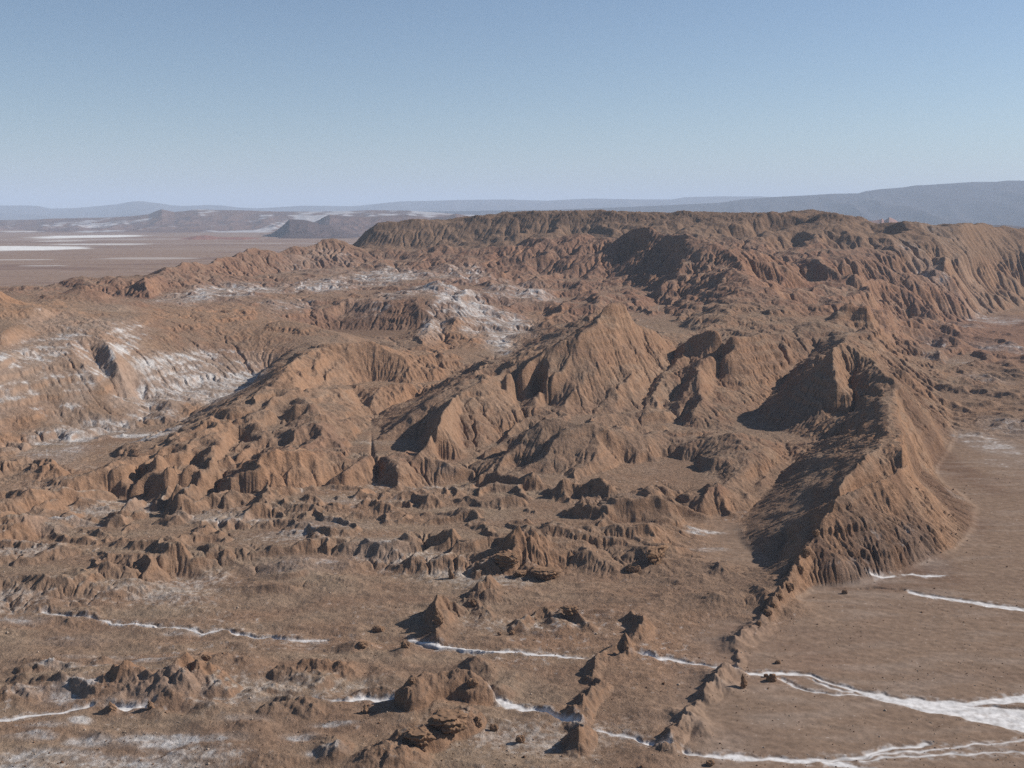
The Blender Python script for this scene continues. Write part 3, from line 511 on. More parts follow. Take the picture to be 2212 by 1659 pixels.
# ------------------------------------------------------------------ salt and hue patches
S = lambda *a, **k: paint(SALT, *a, **k)
for a in [(130, 700, 60, 16, .5), (260, 665, 60, 10, .2), (400, 650, 70, 22, .75), (520, 630, 90, 22, .75), (620, 655, 60, 10, .5), (700, 620, 70, 20, .7), (830, 600, 80, 16, .8), (860, 640, 60, 8, .6), (790, 655, 60, 8, .3),
          (930, 620, 50, 14, .85), (990, 650, 50, 26, 1.0), (1020, 680, 60, 16, .9), (940, 690, 26, 40, .7), (1090, 710, 60, 24, .85), (1080, 740, 36, 16, .9), (1100, 640, 90, 16, .55), (1020, 715, 26, 8, .9), (1180, 650, 36, 10, .6),
          (980, 600, 80, 14, .5), (700, 575, 90, 8, .3), (1090, 760, 30, 12, .7), (240, 695, 50, 9, .6), (110, 745, 70, 26, .8), (30, 810, 60, 30, .7), (60, 780, 60, 20, .7), (80, 830, 60, 30, .5), (215, 800, 30, 50, .75), (205, 760, 30, 14, .6), (240, 700, 70, 12, .6),
          (330, 820, 60, 26, .9), (380, 840, 60, 18, 1), (440, 830, 80, 18, 1), (500, 850, 60, 22, 1.1), (520, 830, 60, 14, 1.1), (430, 790, 60, 16, .8), (540, 790, 60, 10, .8), (460, 862, 60, 12, 1.1), (280, 850, 26, 18, .8), (300, 900, 30, 14, .7),
          (220, 930, 70, 12, .9), (170, 950, 60, 12, .9), (290, 955, 50, 7, .9), (100, 960, 50, 10, .7), (340, 955, 60, 9, 1.0), (370, 940, 30, 6, .9), (360, 910, 30, 8, .6), (50, 985, 50, 10, .4), (420, 905, 40, 8, .7), (360, 880, 30, 14, .6),
          (130, 1000, 60, 20, .5), (360, 1098, 70, 7, .8), (150, 1160, 90, 9, .7), (100, 1180, 60, 8, .5), (620, 1175, 60, 8, .5), (300, 1130, 50, 8, .4), (480, 1150, 120, 8, .45), (700, 1160, 90, 8, .4), (640, 1230, 120, 18, .42), (820, 1205, 80, 14, .4), (740, 1110, 60, 10, .3),
          (50, 1345, 60, 10, .5), (400, 1365, 60, 6, .4), (30, 1345, 50, 5, .7), (160, 1380, 90, 10, .25), (200, 1415, 90, 5, .45), (320, 1430, 60, 6, .6), (150, 1440, 90, 7, .6), (60, 1500, 50, 10, .5), (150, 1500, 60, 20, .5), (280, 1520, 60, 12, .35),
          (100, 1570, 60, 8, .5), (170, 1560, 26, 8, .8), (60, 1590, 60, 8, .5), (200, 1600, 60, 9, .7), (340, 1600, 110, 14, .8), (100, 1630, 120, 16, .75), (250, 1640, 120, 14, .75), (420, 1630, 110, 14, .6), (530, 1560, 60, 9, .6), (480, 1600, 60, 8, .6), (650, 1590, 40, 8, .7),
          (730, 1568, 60, 5, .7), (700, 1630, 50, 8, .6), (380, 1500, 120, 14, .35), (560, 1520, 40, 5, .5), (640, 1470, 40, 6, .3), (300, 1650, 200, 10, .6), (40, 1650, 120, 10, .6),
          (1520, 1152, 44, 3, .5), (1545, 1188, 36, 4, .45), (1515, 1194, 30, 3, .5), (1490, 1160, 30, 3, .4), (965, 1024, 20, 2, .4), (2130, 960, 60, 30, .55), (2180, 930, 60, 20, .5), (2170, 1000, 60, 14, .5), (2180, 760, 60, 18, .45), (2050, 780, 50, 6, .5), (2150, 690, 70, 8, .6), (2080, 705, 40, 5, .4), (2020, 750, 26, 5, .6),
          (2140, 830, 60, 8, .35), (2060, 1065, 20, 8, .5), (1990, 1195, 60, 26, .45), (1840, 1235, 60, 14, .4), (1890, 1190, 40, 26, .3), (2060, 535, 60, 30, .25), (2000, 560, 40, 20, .3)]: S(*a)
U = lambda *a, **k: paint(HUE, *a, **k)
for a in [(30, 650, 60, 30, 1), (160, 680, 50, 12, 1), (190, 735, 60, 12, .8), (500, 680, 60, 20, .9), (600, 705, 90, 14, .9), (420, 682, 90, 10, .9), (60, 740, 40, 20, .6), (1000, 745, 60, 26, 1), (950, 750, 50, 20, 1), (1120, 740, 30, 30, .6), (1180, 690, 40, 20, .8), (640, 640, 60, 12, .6),
          (640, 790, 80, 30, .7), (850, 790, 130, 40, .9), (450, 930, 60, 50, .6), (300, 1000, 60, 26, .8), (180, 1030, 90, 20, .9), (20, 950, 40, 30, .9), (620, 990, 60, 26, .9), (100, 1080, 120, 30, .6), (150, 1120, 120, 16, .4), (40, 1190, 60, 26, .8), (770, 650, 50, 8, .8), (560, 770, 50, 8, .8),
          (1930, 960, 40, 70, .8), (1900, 1040, 50, 20, .8), (1790, 1120, 26, 40, .9), (1740, 1220, 26, 40, .9), (1130, 1230, 110, 24, .6), (950, 1520, 100, 40, .4), (960, 1570, 80, 26, .7), (850, 1620, 100, 26, .7), (380, 1480, 120, 30, .6), (700, 1450, 90, 20, .6)]: U(*a)
for a in [(1850, 1170, 70, 40, 1), (1950, 1130, 90, 60, 1), (2030, 1060, 50, 50, 1), (2005, 940, 45, 60, 1), (1985, 860, 30, 40, .8), (1800, 1200, 50, 30, 1), (880, 700, 60, 20, .6), (800, 690, 90, 20, .7), (1380, 560, 60, 30, .5), (1000, 470, 200, 10, .2)]: paint(DRK, *a)  # brown spine flank and mesa top; pit and red peak patches paint in shade
print('features', time.time() - T0)

# ------------------------------------------------------------------ general undulation, then gully erosion
AL = np.arctan2(CH - Hb, R)
rough_l = fbm(X, Y, 55, 3, .5, 1); rough_m = fbm(X, Y, 16, 4, .5, 5)
hill = sstep(2.5, 10, Hb + 2.2 * rough_m * sstep(.3, 2, Hb)); nearp = 1 - hill
SMO = np.zeros_like(Hb)
for a in [(1250, 950, 150, 40, .8), (1400, 985, 80, 24, .7), (1150, 1030, 90, 20, .6), (900, 890, 110, 40, .75), (1050, 900, 70, 50, .5), (1600, 970, 110, 30, .4), (1680, 930, 90, 24, .5), (1660, 1090, 60, 80, .9), (1740, 1020, 60, 60, .6), (1380, 1140, 90, 26, .8),
          (640, 1030, 60, 20, .5), (1280, 780, 130, 90, .35), (1690, 880, 60, 40, .4), (1130, 700, 100, 30, .4), (500, 860, 120, 30, .5), (1640, 1180, 60, 40, .9), (1850, 900, 30, 60, .2)]: paint(SMO, *a)
SMO = np.clip(np.maximum(SMO, SMO0), 0, 1)
MSF = np.zeros_like(Hb)
for a in [(1400, 560, 130, 60, 1), (1500, 570, 100, 60, 1), (1580, 640, 60, 50, .8), (1340, 600, 90, 30, .8), (1640, 680, 70, 40, .8)]: paint(MSF, *a)
MSF = np.clip(MSF, 0, 1)
FINZ = np.zeros_like(Hb)
for a in [(480, 940, 120, 90, 1), (600, 880, 110, 90, 1), (640, 810, 70, 60, 1), (560, 980, 90, 60, .8), (400, 1010, 110, 60, 1), (330, 1040, 70, 40, .8), (700, 900, 70, 50, .8)]: paint(FINZ, *a)
FINZ = np.clip(FINZ, 0, 1)
sand = sstep(150, 210, X * 1.0 - (Y - 300) * .02 + 40) * nearp         # smooth sand on the right
sand = sstep(0, 1, (X / R - .155 - .05 * rough_l + (R < 420) * (R - 420) * -.00035) * 14) * nearp
sand = sand * sstep(2.0, .4, Hb + 1.3 * rough_m)
bad0 = sstep(.28, .33, X / R) * sstep(760, 850, R) * sstep(1250, 1100, R) * sstep(9, 4, Hb); sand = sand * (1 - bad0)
belt = sstep(430, 470, R) * sstep(590, 545, R) * nearp * (1 - sstep(.12, .2, X / R)) * sstep(-.6, .2, rough_l + 1 - 1.0 * (R < 470))
bad = sstep(.28, .33, X / R) * sstep(760, 850, R) * sstep(1250, 1100, R) * sstep(9, 4, Hb)    # dissected flats far right
H0 = Hb + ADD
rid = 1 - 2 * np.abs(noise(X * .7 + 8 * NW3, Y * 1.2 + 5 * NW1, 30, 31)); rid2 = 1 - 2 * np.abs(noise(X + 6 * NW3, Y + 6 * NW1, 11, 32)); rid3 = 1 - 2 * np.abs(noise(X * .8 + 7 * NW1, Y * 1.1, 17, 33))
H0 += belt * np.clip(.35 + .55 * rid + .5 * rid3 + .6 * rough_l, -.1, 2) * 6.0
H0 += bad * (1 + np.clip(rid * .6 + rid3 * .6 + .4 * rough_l, -.5, 1.2) * 3.4)
lowr = nearp * (1 - sand) * (1 - STRM)
rough_x = fbm(X * .45, Y * 1.2, 11, 3, .5, 190)
und = fbm(X * .38, Y * .95, 24, 4, .55, 220)
H0 += lowr * np.clip(und, -.25, 1) * 3.0 * sstep(.12, .0, X / R)
H0 += lowr * (np.clip(rough_l, -.2, 1) * 2.2 + np.clip(rough_m, -.3, 1) * 1.1 + np.clip(rough_x, -.1, 1) * 1.5 + .25 * np.maximum(rid2, 0) * sstep(.1, .5, rough_l))
mesa0 = sstep(1640, 1760, Y) * sstep(70, 85, Hb)
lefth = sstep(-.06, -.14, X / R) * sstep(560, 620, R) * sstep(1180, 1050, R) * sstep(8, 14, Hb)
lump = hill * sstep(26, 10, Hb) * sstep(-.05, -.16, X / R)
H0 += lump * np.clip(.1 + .6 * rid + .4 * rid3, -.2, 2) * 3.6
H0 += hill * (rough_l * 2.2 * sstep(14, 30, Hb) + rough_m * 1.0)
H0 += sand * (rough_l * .35)
del AL

def grad(h):
    du_ = u[1] - u[0]; dt_ = th[1] - th[0]
    hu = np.gradient(h, du_, axis=0) / R; ht = np.gradient(h, dt_, axis=1) / R
    s, c = np.sin(th)[None].astype(np.float32), np.cos(th)[None].astype(np.float32)
    return (hu * s + ht * c).astype(np.float32), (hu * c - ht * s).astype(np.float32)
def eros1(x, y, dx, dy, cell, f):
    """phase wave along direction (dx,dy) blended over jittered cells; returns value and derivative (per metre)"""
    px, py = x / cell, y / cell
    ix0 = np.floor(px); iy0 = np.floor(py); fx = (px - ix0).astype(np.float32); fy = (py - iy0).astype(np.float32)
    ix0 = ix0.astype(np.int32); iy0 = iy0.astype(np.int32)
    v = np.zeros_like(fx); d = np.zeros_like(fx); wt = np.zeros_like(fx)
    for i in (-1, 0, 1):
        for j in (-1, 0, 1):
            k = ((ix0 + i) & 255) * 256 + ((iy0 + j) & 255)
            ox = fx - i - (.25 + .5 * RV[k]); oy = fy - j - (.25 + .5 * RW[k])
            q = ox * ox + oy * oy
            w_ = np.maximum(0, 1 - q / 1.5625); w_ = w_ * w_
            ph = (ox * dx + oy * dy) * f + RV[k] * 6.28 * 0
            v += np.cos(ph) * w_; d -= np.sin(ph) * w_; wt += w_
    return v / wt, d / wt
import heapq
def flood(h, base):
    """fill closed hollows so that every cell drains to a base cell"""
    b, a = h.shape; W = a + 2
    hp = np.pad(h, 1, constant_values=1e9).ravel(); done = np.pad(base, 1, constant_values=True).ravel()
    H_ = hp.tolist(); Dn = bytearray(done.astype(np.uint8).tobytes())
    inner = np.pad(base, 1, constant_values=False)
    edge = inner & ~(np.roll(inner, 1, 0) & np.roll(inner, -1, 0) & np.roll(inner, 1, 1) & np.roll(inner, -1, 1))
    q = [(H_[i], i) for i in np.nonzero(edge.ravel())[0].tolist()]; heapq.heapify(q)
    offs = (1, -1, W, -W, W + 1, W - 1, -W + 1, -W - 1); push, pop = heapq.heappush, heapq.heappop
    while q:
        z, i = pop(q); z += 2e-3
        for o in offs:
            j = i + o
            if not Dn[j]:
                Dn[j] = 1; v = H_[j]
                if v < z: v = z; H_[j] = z
                push(q, (v, j))
    return np.array(H_).reshape(b + 2, W)[1:-1, 1:-1]
def drain(h, base, dr, dt_, Kf, steps, m=.50, talus=1.7, diff=.05):
    b, a = h.shape; N = a * b; idx = np.arange(N).reshape(b, a)
    kf = (Kf * np.ones((b, a))).ravel(); fixd = base.ravel(); ar0 = (dr * dt_).ravel().astype(np.float64)
    dd_ = {(1, 0): dr, (0, 1): dt_, (1, 1): np.hypot(dr, dt_)}
    for st in range(steps):
        if st % 6 == 0: h = flood(h, base)
        hp = np.pad(h, 1, mode='edge'); ip = np.pad(idx, 1, mode='edge')
        best = np.zeros((b, a)); rec = idx.copy(); dist = np.ones((b, a))
        for di in (0, 1, 2):
            for dj in (0, 1, 2):
                if di == 1 and dj == 1: continue
                dd = dd_[(int(di != 1), int(dj != 1))]
                sl_ = (h - hp[di:di + b, dj:dj + a]) / dd
                k = sl_ > best; best[k] = sl_[k]; rec[k] = ip[di:di + b, dj:dj + a][k]; dist[k] = dd[k]
        rec = rec.ravel(); rec[fixd] = np.arange(N)[fixd]
        lvl = (rec != np.arange(N)).astype(np.int32); p = rec.copy()
        for _ in range(13): lvl = lvl + lvl[p]; p = p[p]
        order = np.argsort(lvl, kind='stable'); ls = lvl[order]; cuts = np.searchsorted(ls, np.arange(ls[-1] + 2))
        A_ = ar0.copy()
        segs = [order[cuts[k]:cuts[k + 1]] for k in range(1, len(cuts) - 1)]
        for sg in reversed(segs): np.add.at(A_, rec[sg], A_[sg])
        F = kf * A_ ** m / dist.ravel(); hf = h.ravel().copy()
        for sg in segs: hf[sg] = (hf[sg] + F[sg] * hf[rec[sg]]) / (1 + F[sg])
        h = hf.reshape(b, a)
        h[:, 1:-1] += diff * np.where(base[:, 1:-1], 0, h[:, :-2] + h[:, 2:] - 2 * h[:, 1:-1])
        for _ in range(2):
            for ax in (0, 1):
                d = np.diff(h, axis=ax); l_ = (dr[:-1] if ax == 0 else dt_[:, :-1]) * talus
                ex = np.sign(d) * np.maximum(np.abs(d) - l_, 0) * .22
                if ax == 0: h[:-1] += ex; h[1:] -= ex
                else: h[:, :-1] += ex; h[:, 1:] -= ex
    return h, A_.reshape(b, a)
def erode(h, gx, gy, lam, amp, mask, seed):
    """adds gullies of spacing lam"""
    s = np.sqrt(gx * gx + gy * gy) + 1e-5
    dx, dy = gy / s, -gx / s
    cell = lam * 1.0; f = 2 * PI
    c, q = math.cos(seed), math.sin(seed)
    def run(x, y, a, b): return eros1(x * c - y * q + seed * 91.7, x * q + y * c + seed * 37.1, a * c - b * q, a * q + b * c, cell, f)
    v, d = par(run, X + WX * lam * .35, Y + WY * lam * .35, dx, dy)
    a_ = amp * mask * sstep(.02, .35, s)
    v2 = 1 - 2 * np.sqrt(np.clip((1 - v) * .5, 0, 1))
    sharp = .55
    dv = np.clip(.5 / np.sqrt(np.clip((1 - v) * .5, .06, 1)), 0, 2)
    val = lerp(v, v2, sharp); dd = d * lerp(1.0, dv, sharp)
    k = a_ * dd * f / cell
    return h + a_ * val, gx + k * dx, gy + k * dy
WX = fbm(X, Y, 38, 3, .5, 101); WY = fbm(X, Y, 38, 3, .5, 105)
fine = sstep(1.5, 6, Hb + ADD)                       # only on relief
em = np.clip(hill * 1.0 + .6 * nearp * np.clip(ADD / 3, 0, 1) + .7 * belt, 0, 1.1)
smooth_patch = sstep(-.25, .35, noise(X, Y, 130, 44) )
em *= lerp(.6, 1.15, smooth_patch) * (1 - .75 * SMO) * (1 - .6 * sstep(1640, 1720, Y) * sstep(70, 85, Hb))
Hn = H0
far = sstep(900, 1300, R)
k0 = int(np.searchsorted(u, math.log(385.0)))
jit = fbm(X[k0:], Y[k0:], 26, 5, .62, 150)
sub = H0[k0:].astype(np.float64); hb_ = Hb[k0:]
relief = np.clip(sstep(.8, 7, sub), 0, 1) * (1 - .65 * SMO[k0:]) * (1 - .6 * lefth[k0:])
jit2 = fbm(X[k0:], Y[k0:], 60, 3, .5, 155, True)
sub = sub + relief * (jit * 3.6 + (jit2 - .3) * lerp(1.5, 5.0, sstep(700, 1100, R[k0:])) * (1 - lefth[k0:] * .6))
xs_, ys_ = X[k0:], Y[k0:]
wx_, wy_ = WX[k0:] * 16, WY[k0:] * 16
ca_, sa_ = math.cos(math.radians(52)), math.sin(math.radians(52))
al_, ac_ = (xs_ + wx_) * ca_ + (ys_ + wy_) * sa_, -(xs_ + wx_) * sa_ + (ys_ + wy_) * ca_
rib1 = .75 - 1.9 * np.abs(noise(al_ * .42, ac_, 25, 180)); rib2 = .75 - 1.9 * np.abs(noise(al_ * .45, ac_, 44, 181))
wn = sstep(500, 560, R[k0:]) * sstep(1000, 850, R[k0:]) * (1 - lefth[k0:]) * sstep(.2, .12, xs_ / R[k0:])
wf = sstep(2450 * SD, 2150 * SD, R[k0:]) * (1 - .75 * MSF[k0:]) * sstep(950, 1150, R[k0:]) * (1 - .7 * mesa0[k0:]) * sstep(-.14, 0, xs_ / R[k0:])
rib3 = .55 - 1.9 * np.abs(noise(al_ * .5, ac_, 78, 182)) - .25 * np.abs(noise(al_, ac_, 30, 183))
wr = sstep(1080, 1250, R[k0:]) * sstep(.10, .17, xs_ / R[k0:]) * (1 - MSF[k0:]) * sstep(2980 * SD, 2700 * SD, R[k0:])
wm = sstep(1500, 1640, R[k0:]) * sstep(.17, .10, xs_ / R[k0:]) * sstep(-.12, -.05, xs_ / R[k0:]) * sstep(2790 * SD, 2600 * SD, R[k0:])
rib4 = .7 - 2.1 * np.abs(noise(al_ * .5, ac_, 13, 184)); rib5 = .6 - 1.8 * np.abs(noise(al_ * .9, ac_ * .6, 17, 185))
sub = sub + relief * FINZ[k0:] * (rib4 * 7.5 + rib5 * 3.5)
sub = sub + relief * (rib1 * wn * 6.0 + rib2 * wf * 8.0 * (1 - .7 * wr) + np.where(rib3 > 0, rib3 * sstep(2500 * SD, 2150 * SD, R[k0:]), rib3) * (wr * 20.0 + wm * 7.0))
base = (sub < .9) | (sand[k0:] > .5)
base[:, 0] |= hb_[:, 0] < 6; base[-1] |= True; base[0] |= True
Kmap = .045 * (1 - .72 * SMO[k0:]) * lerp(.5, 1.25, sstep(-.4, .5, noise(X[k0:], Y[k0:], 110, 160))) * np.where(mesa0[k0:] > .5, .25, 1) * (1 - .8 * lefth[k0:])
drr = (R[k0:] * (u[1] - u[0])).astype(np.float64); dtt = (R[k0:] * (th[1] - th[0])).astype(np.float64)
Kmap = Kmap * sstep(700, 1700, R[k0:]) * .5 + Kmap
er, ARE = drain(sub, base, drr, dtt, Kmap, 12)
dlt = (er - H0[k0:]).astype(np.float32)
Hn = H0.copy(); Hn[k0:] += dlt
LA = np.zeros_like(Hb); LA[k0:] = np.log10(ARE).astype(np.float32)
print('drainage', time.time() - T0)
gx, gy = grad(blur(Hn, 3).astype(np.float32))
g_before = Hn.copy()
Hn, gx, gy = erode(Hn, gx, gy, 11., .55, em, 3.0)
Hn, gx, gy = erode(Hn, gx, gy, 5.5, .42, em, 4.0)
Hn, gx, gy = erode(Hn, gx, gy, 2.8, .22, em * (1 - far), 5.0)
RILL = np.clip((Hn - g_before) / 1.0, -1, 1)
print('erosion', time.time() - T0)
# rock roughness and small lumps
n1 = fbm(X, Y, 6, 3, .55, 61, True); n2 = fbm(X, Y, 2.6, 3, .6, 66)
Hn += ROCK * nearp * (n1 * .9 + n2 * .6)
Hn += (1 - sand) * (1 - STRM) * n2 * .16 + hill * n2 * .22
Hn -= DIG * (1 - hill)
# ripples on the sand
Hn += sand * (.05 * np.sin((X * .35 + Y * 1.0 + 3 * NW1) * 1.3))
ter = Hn + .06 * X - .05 * Y + 1.5 * rough_m
tl = 6.5
fr_ = ter / tl - np.floor(ter / tl)
led = (sstep(.0, .28, fr_) - fr_)                 # hard beds stand out as ledges
tmask = (1 - .8 * SMO) * hill * sstep(.0, .5, noise(X, Y, 70, 120) + .15) * sstep(2300 * SD, 1700 * SD, R)
Hn += led * tmask * 2.4
capm = sstep(1640, 1700, Y) * sstep(134, 140, Hb)
Hn += capm * (n1 * 1.2 + n2)
Hn += hill * (1 - .6 * SMO) * (1 - .5 * lefth) * (fbm(X + 3 * WX, Y + 3 * WY, 9, 4, .62, 130, True)) * lerp(.2, .6, sstep(.1, .5, noise(X, Y, 60, 131)))
gx, gy = grad(Hn)
slope = np.sqrt(gx * gx + gy * gy)
gxs, gys = grad(blur(Hn, 6)); slopeS = np.sqrt(gxs * gxs + gys * gys)

# ------------------------------------------------------------------ colours of the ground (what it is made of, plus shade painted into the pit and red peaks)
def C(r, g, b): return np.array([((v / 255.) / 12.92 if v / 255. < .04045 else ((v / 255. + .055) / 1.055) ** 2.4) for v in (r, g, b)], np.float32)
tan_ = C(146, 119, 98); dust = C(141, 117, 98); orange = C(168, 126, 94); red = C(144, 104, 86); umber = C(98, 78, 66); salt = C(222, 218, 215); olive = C(134, 108, 88)
big = fbm(X, Y, 90, 4, .5, 71); med = fbm(X, Y, 14, 4, .55, 75); sm = fbm(X, Y, 3.2, 3, .6, 79)
def mix(A, B, t): return A + (B - A) * t[..., None]
K = np.zeros(Hb.shape + (3,), np.float32) + tan_
K = mix(K, orange, np.clip(.12 + .5 * big + .3 * med, 0, 1) * (1 - sand))
redz = sstep(-.1, .35, noise(X, Y, 420, 90) * .4 + sstep(950, 1250, R) * sstep(1800, 1600, R) * .5 + (X / R > .02) * 0.0) * sstep(850, 1100, R)
K = mix(K, red, redz * .5)
bedc = Hn * 1.0 + .35 * X - .22 * Y + 5 * rough_m + 9 * rough_l
bed1 = noise(bedc, X * .02, 5.5, 200); bed2 = noise(bedc, X * .03, 2.2, 201)
K = mix(K, C(132, 92, 74), np.clip(bed1 * 1.3 - .1, 0, 1) * hill * .5 * (1 - SMO)); K = mix(K, C(170, 146, 124), np.clip(-bed1 * 1.2 - .1 + .5 * bed2, 0, 1) * hill * sstep(3, 8, Hb) * .45)
K = mix(K, orange, np.clip(HUE * (.75 + .5 * med), 0, 1) * .85)
K = mix(K, umber, np.clip(.15 + .7 * med - .3 * big, 0, 1) * .45 * (1 - sand))
K = mix(K, orange * .95, sstep(.8, 1.4, slope) * .35 * (1 - sand))
K = mix(K, C(150, 128, 108), sstep(.35, .1, slopeS) * hill * sstep(3, 8, Hb) * .45)
K = mix(K, umber, ROCK * nearp * np.clip(.35 + .6 * sm, 0, 1) * .5)
K = mix(K, dust, sand); K = mix(K, red, sand * sstep(.1, .6, big) * .25)
mesa = sstep(1640, 1760, Y + .0 * X) * sstep(70, 85, Hb)
K = mix(K, olive, mesa * .7); K = mix(K, umber, capm * .35)
K = mix(K, C(112, 86, 70), np.clip(DRK * (.7 + .5 * med) - .8 * np.clip(HUE, 0, 1), 0, .85))  # dark rock tone, and the shade painted on pit and red peaks
K = mix(K, C(170, 152, 138), sand * np.clip(noise(X * .3, Y * 1.2, 8, 210) * .4 + rough_l * .4, 0, .3)); K = mix(K, C(112, 90, 78), sand * np.clip(noise(X * .25, Y, 14, 211) * .4 - .05, 0, .25))
K = mix(K, C(214, 204, 196), sand * sstep(.55, .75, XF0) * .5)
leftf = nearp * (1 - sand) * sstep(.16, .02, X / R) * sstep(.55, .2, slopeS)
K = mix(K, C(158, 136, 114), leftf * np.clip(.25 + .8 * noise(X * .4, Y, 16, 221), 0, .7)); K = mix(K, C(196, 186, 176), leftf * sstep(.15, .75, .8 * noise(X * .5, Y, 30, 222) + .5 * sm + .35 * XF0) * .6)
# salt: crust patches, flecks, streams
xf = XF0; strk = noise(X * .35 + 4 * WX, Y * 1.1, 9, 142)
SALT = SALT * (1 + .35 * nearp)
pat = SALT * .85 + .5 * med + .35 * sm + .3 * xf + .45 * strk + .3 * big - .3 * HUE - .55 * RILL + .4 * noise(Hb * 1.6 + 3 * rough_m, X * .02, 5, 230) * lefth - .12 * lefth + .16 * np.clip(LA - 2.2, -1, 1.5)
cover = sstep(.3, 1.15, pat) * sstep(lerp(.6, 1.1, hill), lerp(.3, .6, hill), slopeS) * np.clip(SALT * 3, 0, 1)
fleck = sstep(.32, .62, sm + .6 * big - .1) * .35 * (1 - sand) * sstep(.6, .2, slopeS) * sstep(-200, 60, -X + 140) * nearp
cover = np.maximum(cover * .85, fleck)
chan = sstep(3.0, 3.6, LA) * sstep(.35, .1, slopeS) * sstep(0, .4, noise(X, Y, 60, 170)) * .6 * sstep(1, 3, Hb)
cover = np.maximum(cover, chan * np.clip(.5 + sm, 0, 1))
K = mix(K, C(176, 166, 158), np.clip(SALT * .3 + .2 * big, 0, .3) * np.clip(SALT * 4, 0, 1))
STRM2 = STRM * np.clip(.98 + .45 * sm + .3 * xf, 0, 1); K = mix(K, salt * .8, HALO * np.clip(.1 + .9 * sm + .5 * xf, 0, .8))
ROU = np.clip(1 - .8 * sand - .9 * STRM, .08, 1)
K = mix(K, salt * .82, np.clip(cover, 0, 1))
K = mix(K, salt, STRM2)
K = K.mean(-1, keepdims=True) * .11 + K * .89
K *= (1 + .17 * sm + .12 * med + .14 * xf)[..., None] * .80
print('colour', time.time() - T0)

# ------------------------------------------------------------------ materials
def ground_mat(name, bump=.35, scale=1.2, dist=.3, attr=True, base=(.3, .22, .16)):
    m = bpy.data.materials.new(name); m.use_nodes = True; n = m.node_tree; b = n.nodes['Principled BSDF']
    b.inputs['Roughness'].default_value = .95; b.inputs['Specular IOR Level'].default_value = 0.0
    tc = n.nodes.new('ShaderNodeTexCoord')
    t1 = n.nodes.new('ShaderNodeTexNoise'); t1.inputs['Scale'].default_value = scale; t1.inputs['Detail'].default_value = 8; t1.inputs['Roughness'].default_value = .72
    n.links.new(tc.outputs['Object'], t1.inputs['Vector'])
    mr = n.nodes.new('ShaderNodeMapRange'); mr.inputs[1].default_value = .3; mr.inputs[2].default_value = .7; mr.inputs[3].default_value = .72; mr.inputs[4].default_value = 1.28
    n.links.new(t1.outputs[0], mr.inputs[0])
    mx = n.nodes.new('ShaderNodeMix'); mx.data_type = 'RGBA'; mx.blend_type = 'MULTIPLY'; mx.inputs[0].default_value = 1
    if attr:
        at = n.nodes.new('ShaderNodeVertexColor'); at.layer_name = 'soil'; n.links.new(at.outputs[0], mx.inputs[6])
        mm = n.nodes.new('ShaderNodeMath'); mm.operation = 'MULTIPLY'; mm.inputs[1].default_value = bump; n.links.new(at.outputs[1], mm.inputs[0])
    else: mx.inputs[6].default_value = (*base, 1)
    n.links.new(mr.outputs[0], mx.inputs[7]); n.links.new(mx.outputs[2], b.inputs['Base Color'])
    bp = n.nodes.new('ShaderNodeBump'); bp.inputs['Strength'].default_value = bump; bp.inputs['Distance'].default_value = dist
    n.links.new(t1.outputs[0], bp.inputs['Height'])
    if attr: n.links.new(mm.outputs[0], bp.inputs['Strength']); n.links.new(bp.outputs[0], b.inputs['Normal'])
    return m
M_ground = ground_mat('desert_soil', .9, .32, 1.7); M_far = ground_mat('far_soil', .3, .05, 4)

def grid_mesh(name, X, Y, Zz, K, mat, fmask=None):
    """a sheet from a regular grid; fmask picks its faces"""
    b, a = Zz.shape
    idx = np.arange(a * b, dtype=np.int32).reshape(b, a)
    q = np.stack([idx[:-1, :-1], idx[:-1, 1:], idx[1:, 1:], idx[1:, :-1]], -1).reshape(-1, 4)
    if fmask is not None: q = q[fmask.ravel()]
    # upward faces: theta grows to the right, r grows away -> counter clockwise from above
    used, inv = np.unique(q, return_inverse=True); q = inv.reshape(-1, 4).astype(np.int32)
    co = np.stack([X.ravel()[used], Y.ravel()[used], Zz.ravel()[used]], 1).astype(np.float32)
    me = bpy.data.meshes.new(name)
    me.vertices.add(len(co)); me.vertices.foreach_set('co', co.ravel())
    me.loops.add(q.size); me.loops.foreach_set('vertex_index', q.ravel())
    me.polygons.add(len(q)); me.polygons.foreach_set('loop_start', np.arange(0, q.size, 4, dtype=np.int32))
    me.update(calc_edges=True)
    me.polygons.foreach_set('use_smooth', np.ones(len(q), bool))
    if K is not None:
        at = me.color_attributes.new('soil', 'FLOAT_COLOR', 'POINT')
        cc = np.ones((len(co), 4), np.float32); cc[:, :3] = K.reshape(-1, 3)[used]
        if K.shape[:2] == Hb.shape: cc[:, 3] = ROU.ravel()[used]
        at.data.foreach_set('color', cc.ravel())
    me.materials.append(mat)
    o = bpy.data.objects.new(name, me); COL.objects.link(o)
    return o
def struct(o, label=None):
    o['kind'] = 'structure'
    if label: o['label'] = label
    return o
cX = X[:-1, :-1]; cR = R[:-1, :-1]; cH = Hb[:-1, :-1] + .6 * rough_l[:-1, :-1]
reg_st = STRM[:-1, :-1] > .5
reg_mesa = (mesa[:-1, :-1] > .5) & (cR > 1700)
reg_hill = (cH > 3.2) & ~reg_mesa & ~reg_st & (cR > 380)
reg_gr = ~(reg_st | reg_mesa | reg_hill)
struct(grid_mesh('ground', X, Y, Hn, K, M_ground, reg_gr), 'brown desert floor with low mounds and salt patches')
struct(grid_mesh('salt_stream', X, Y, Hn, K, M_ground, reg_st), 'thin white salt streams winding across the sand')
struct(grid_mesh('hills', X, Y, Hn, K, M_ground, reg_hill), 'eroded brown and red badland ridges and hills')
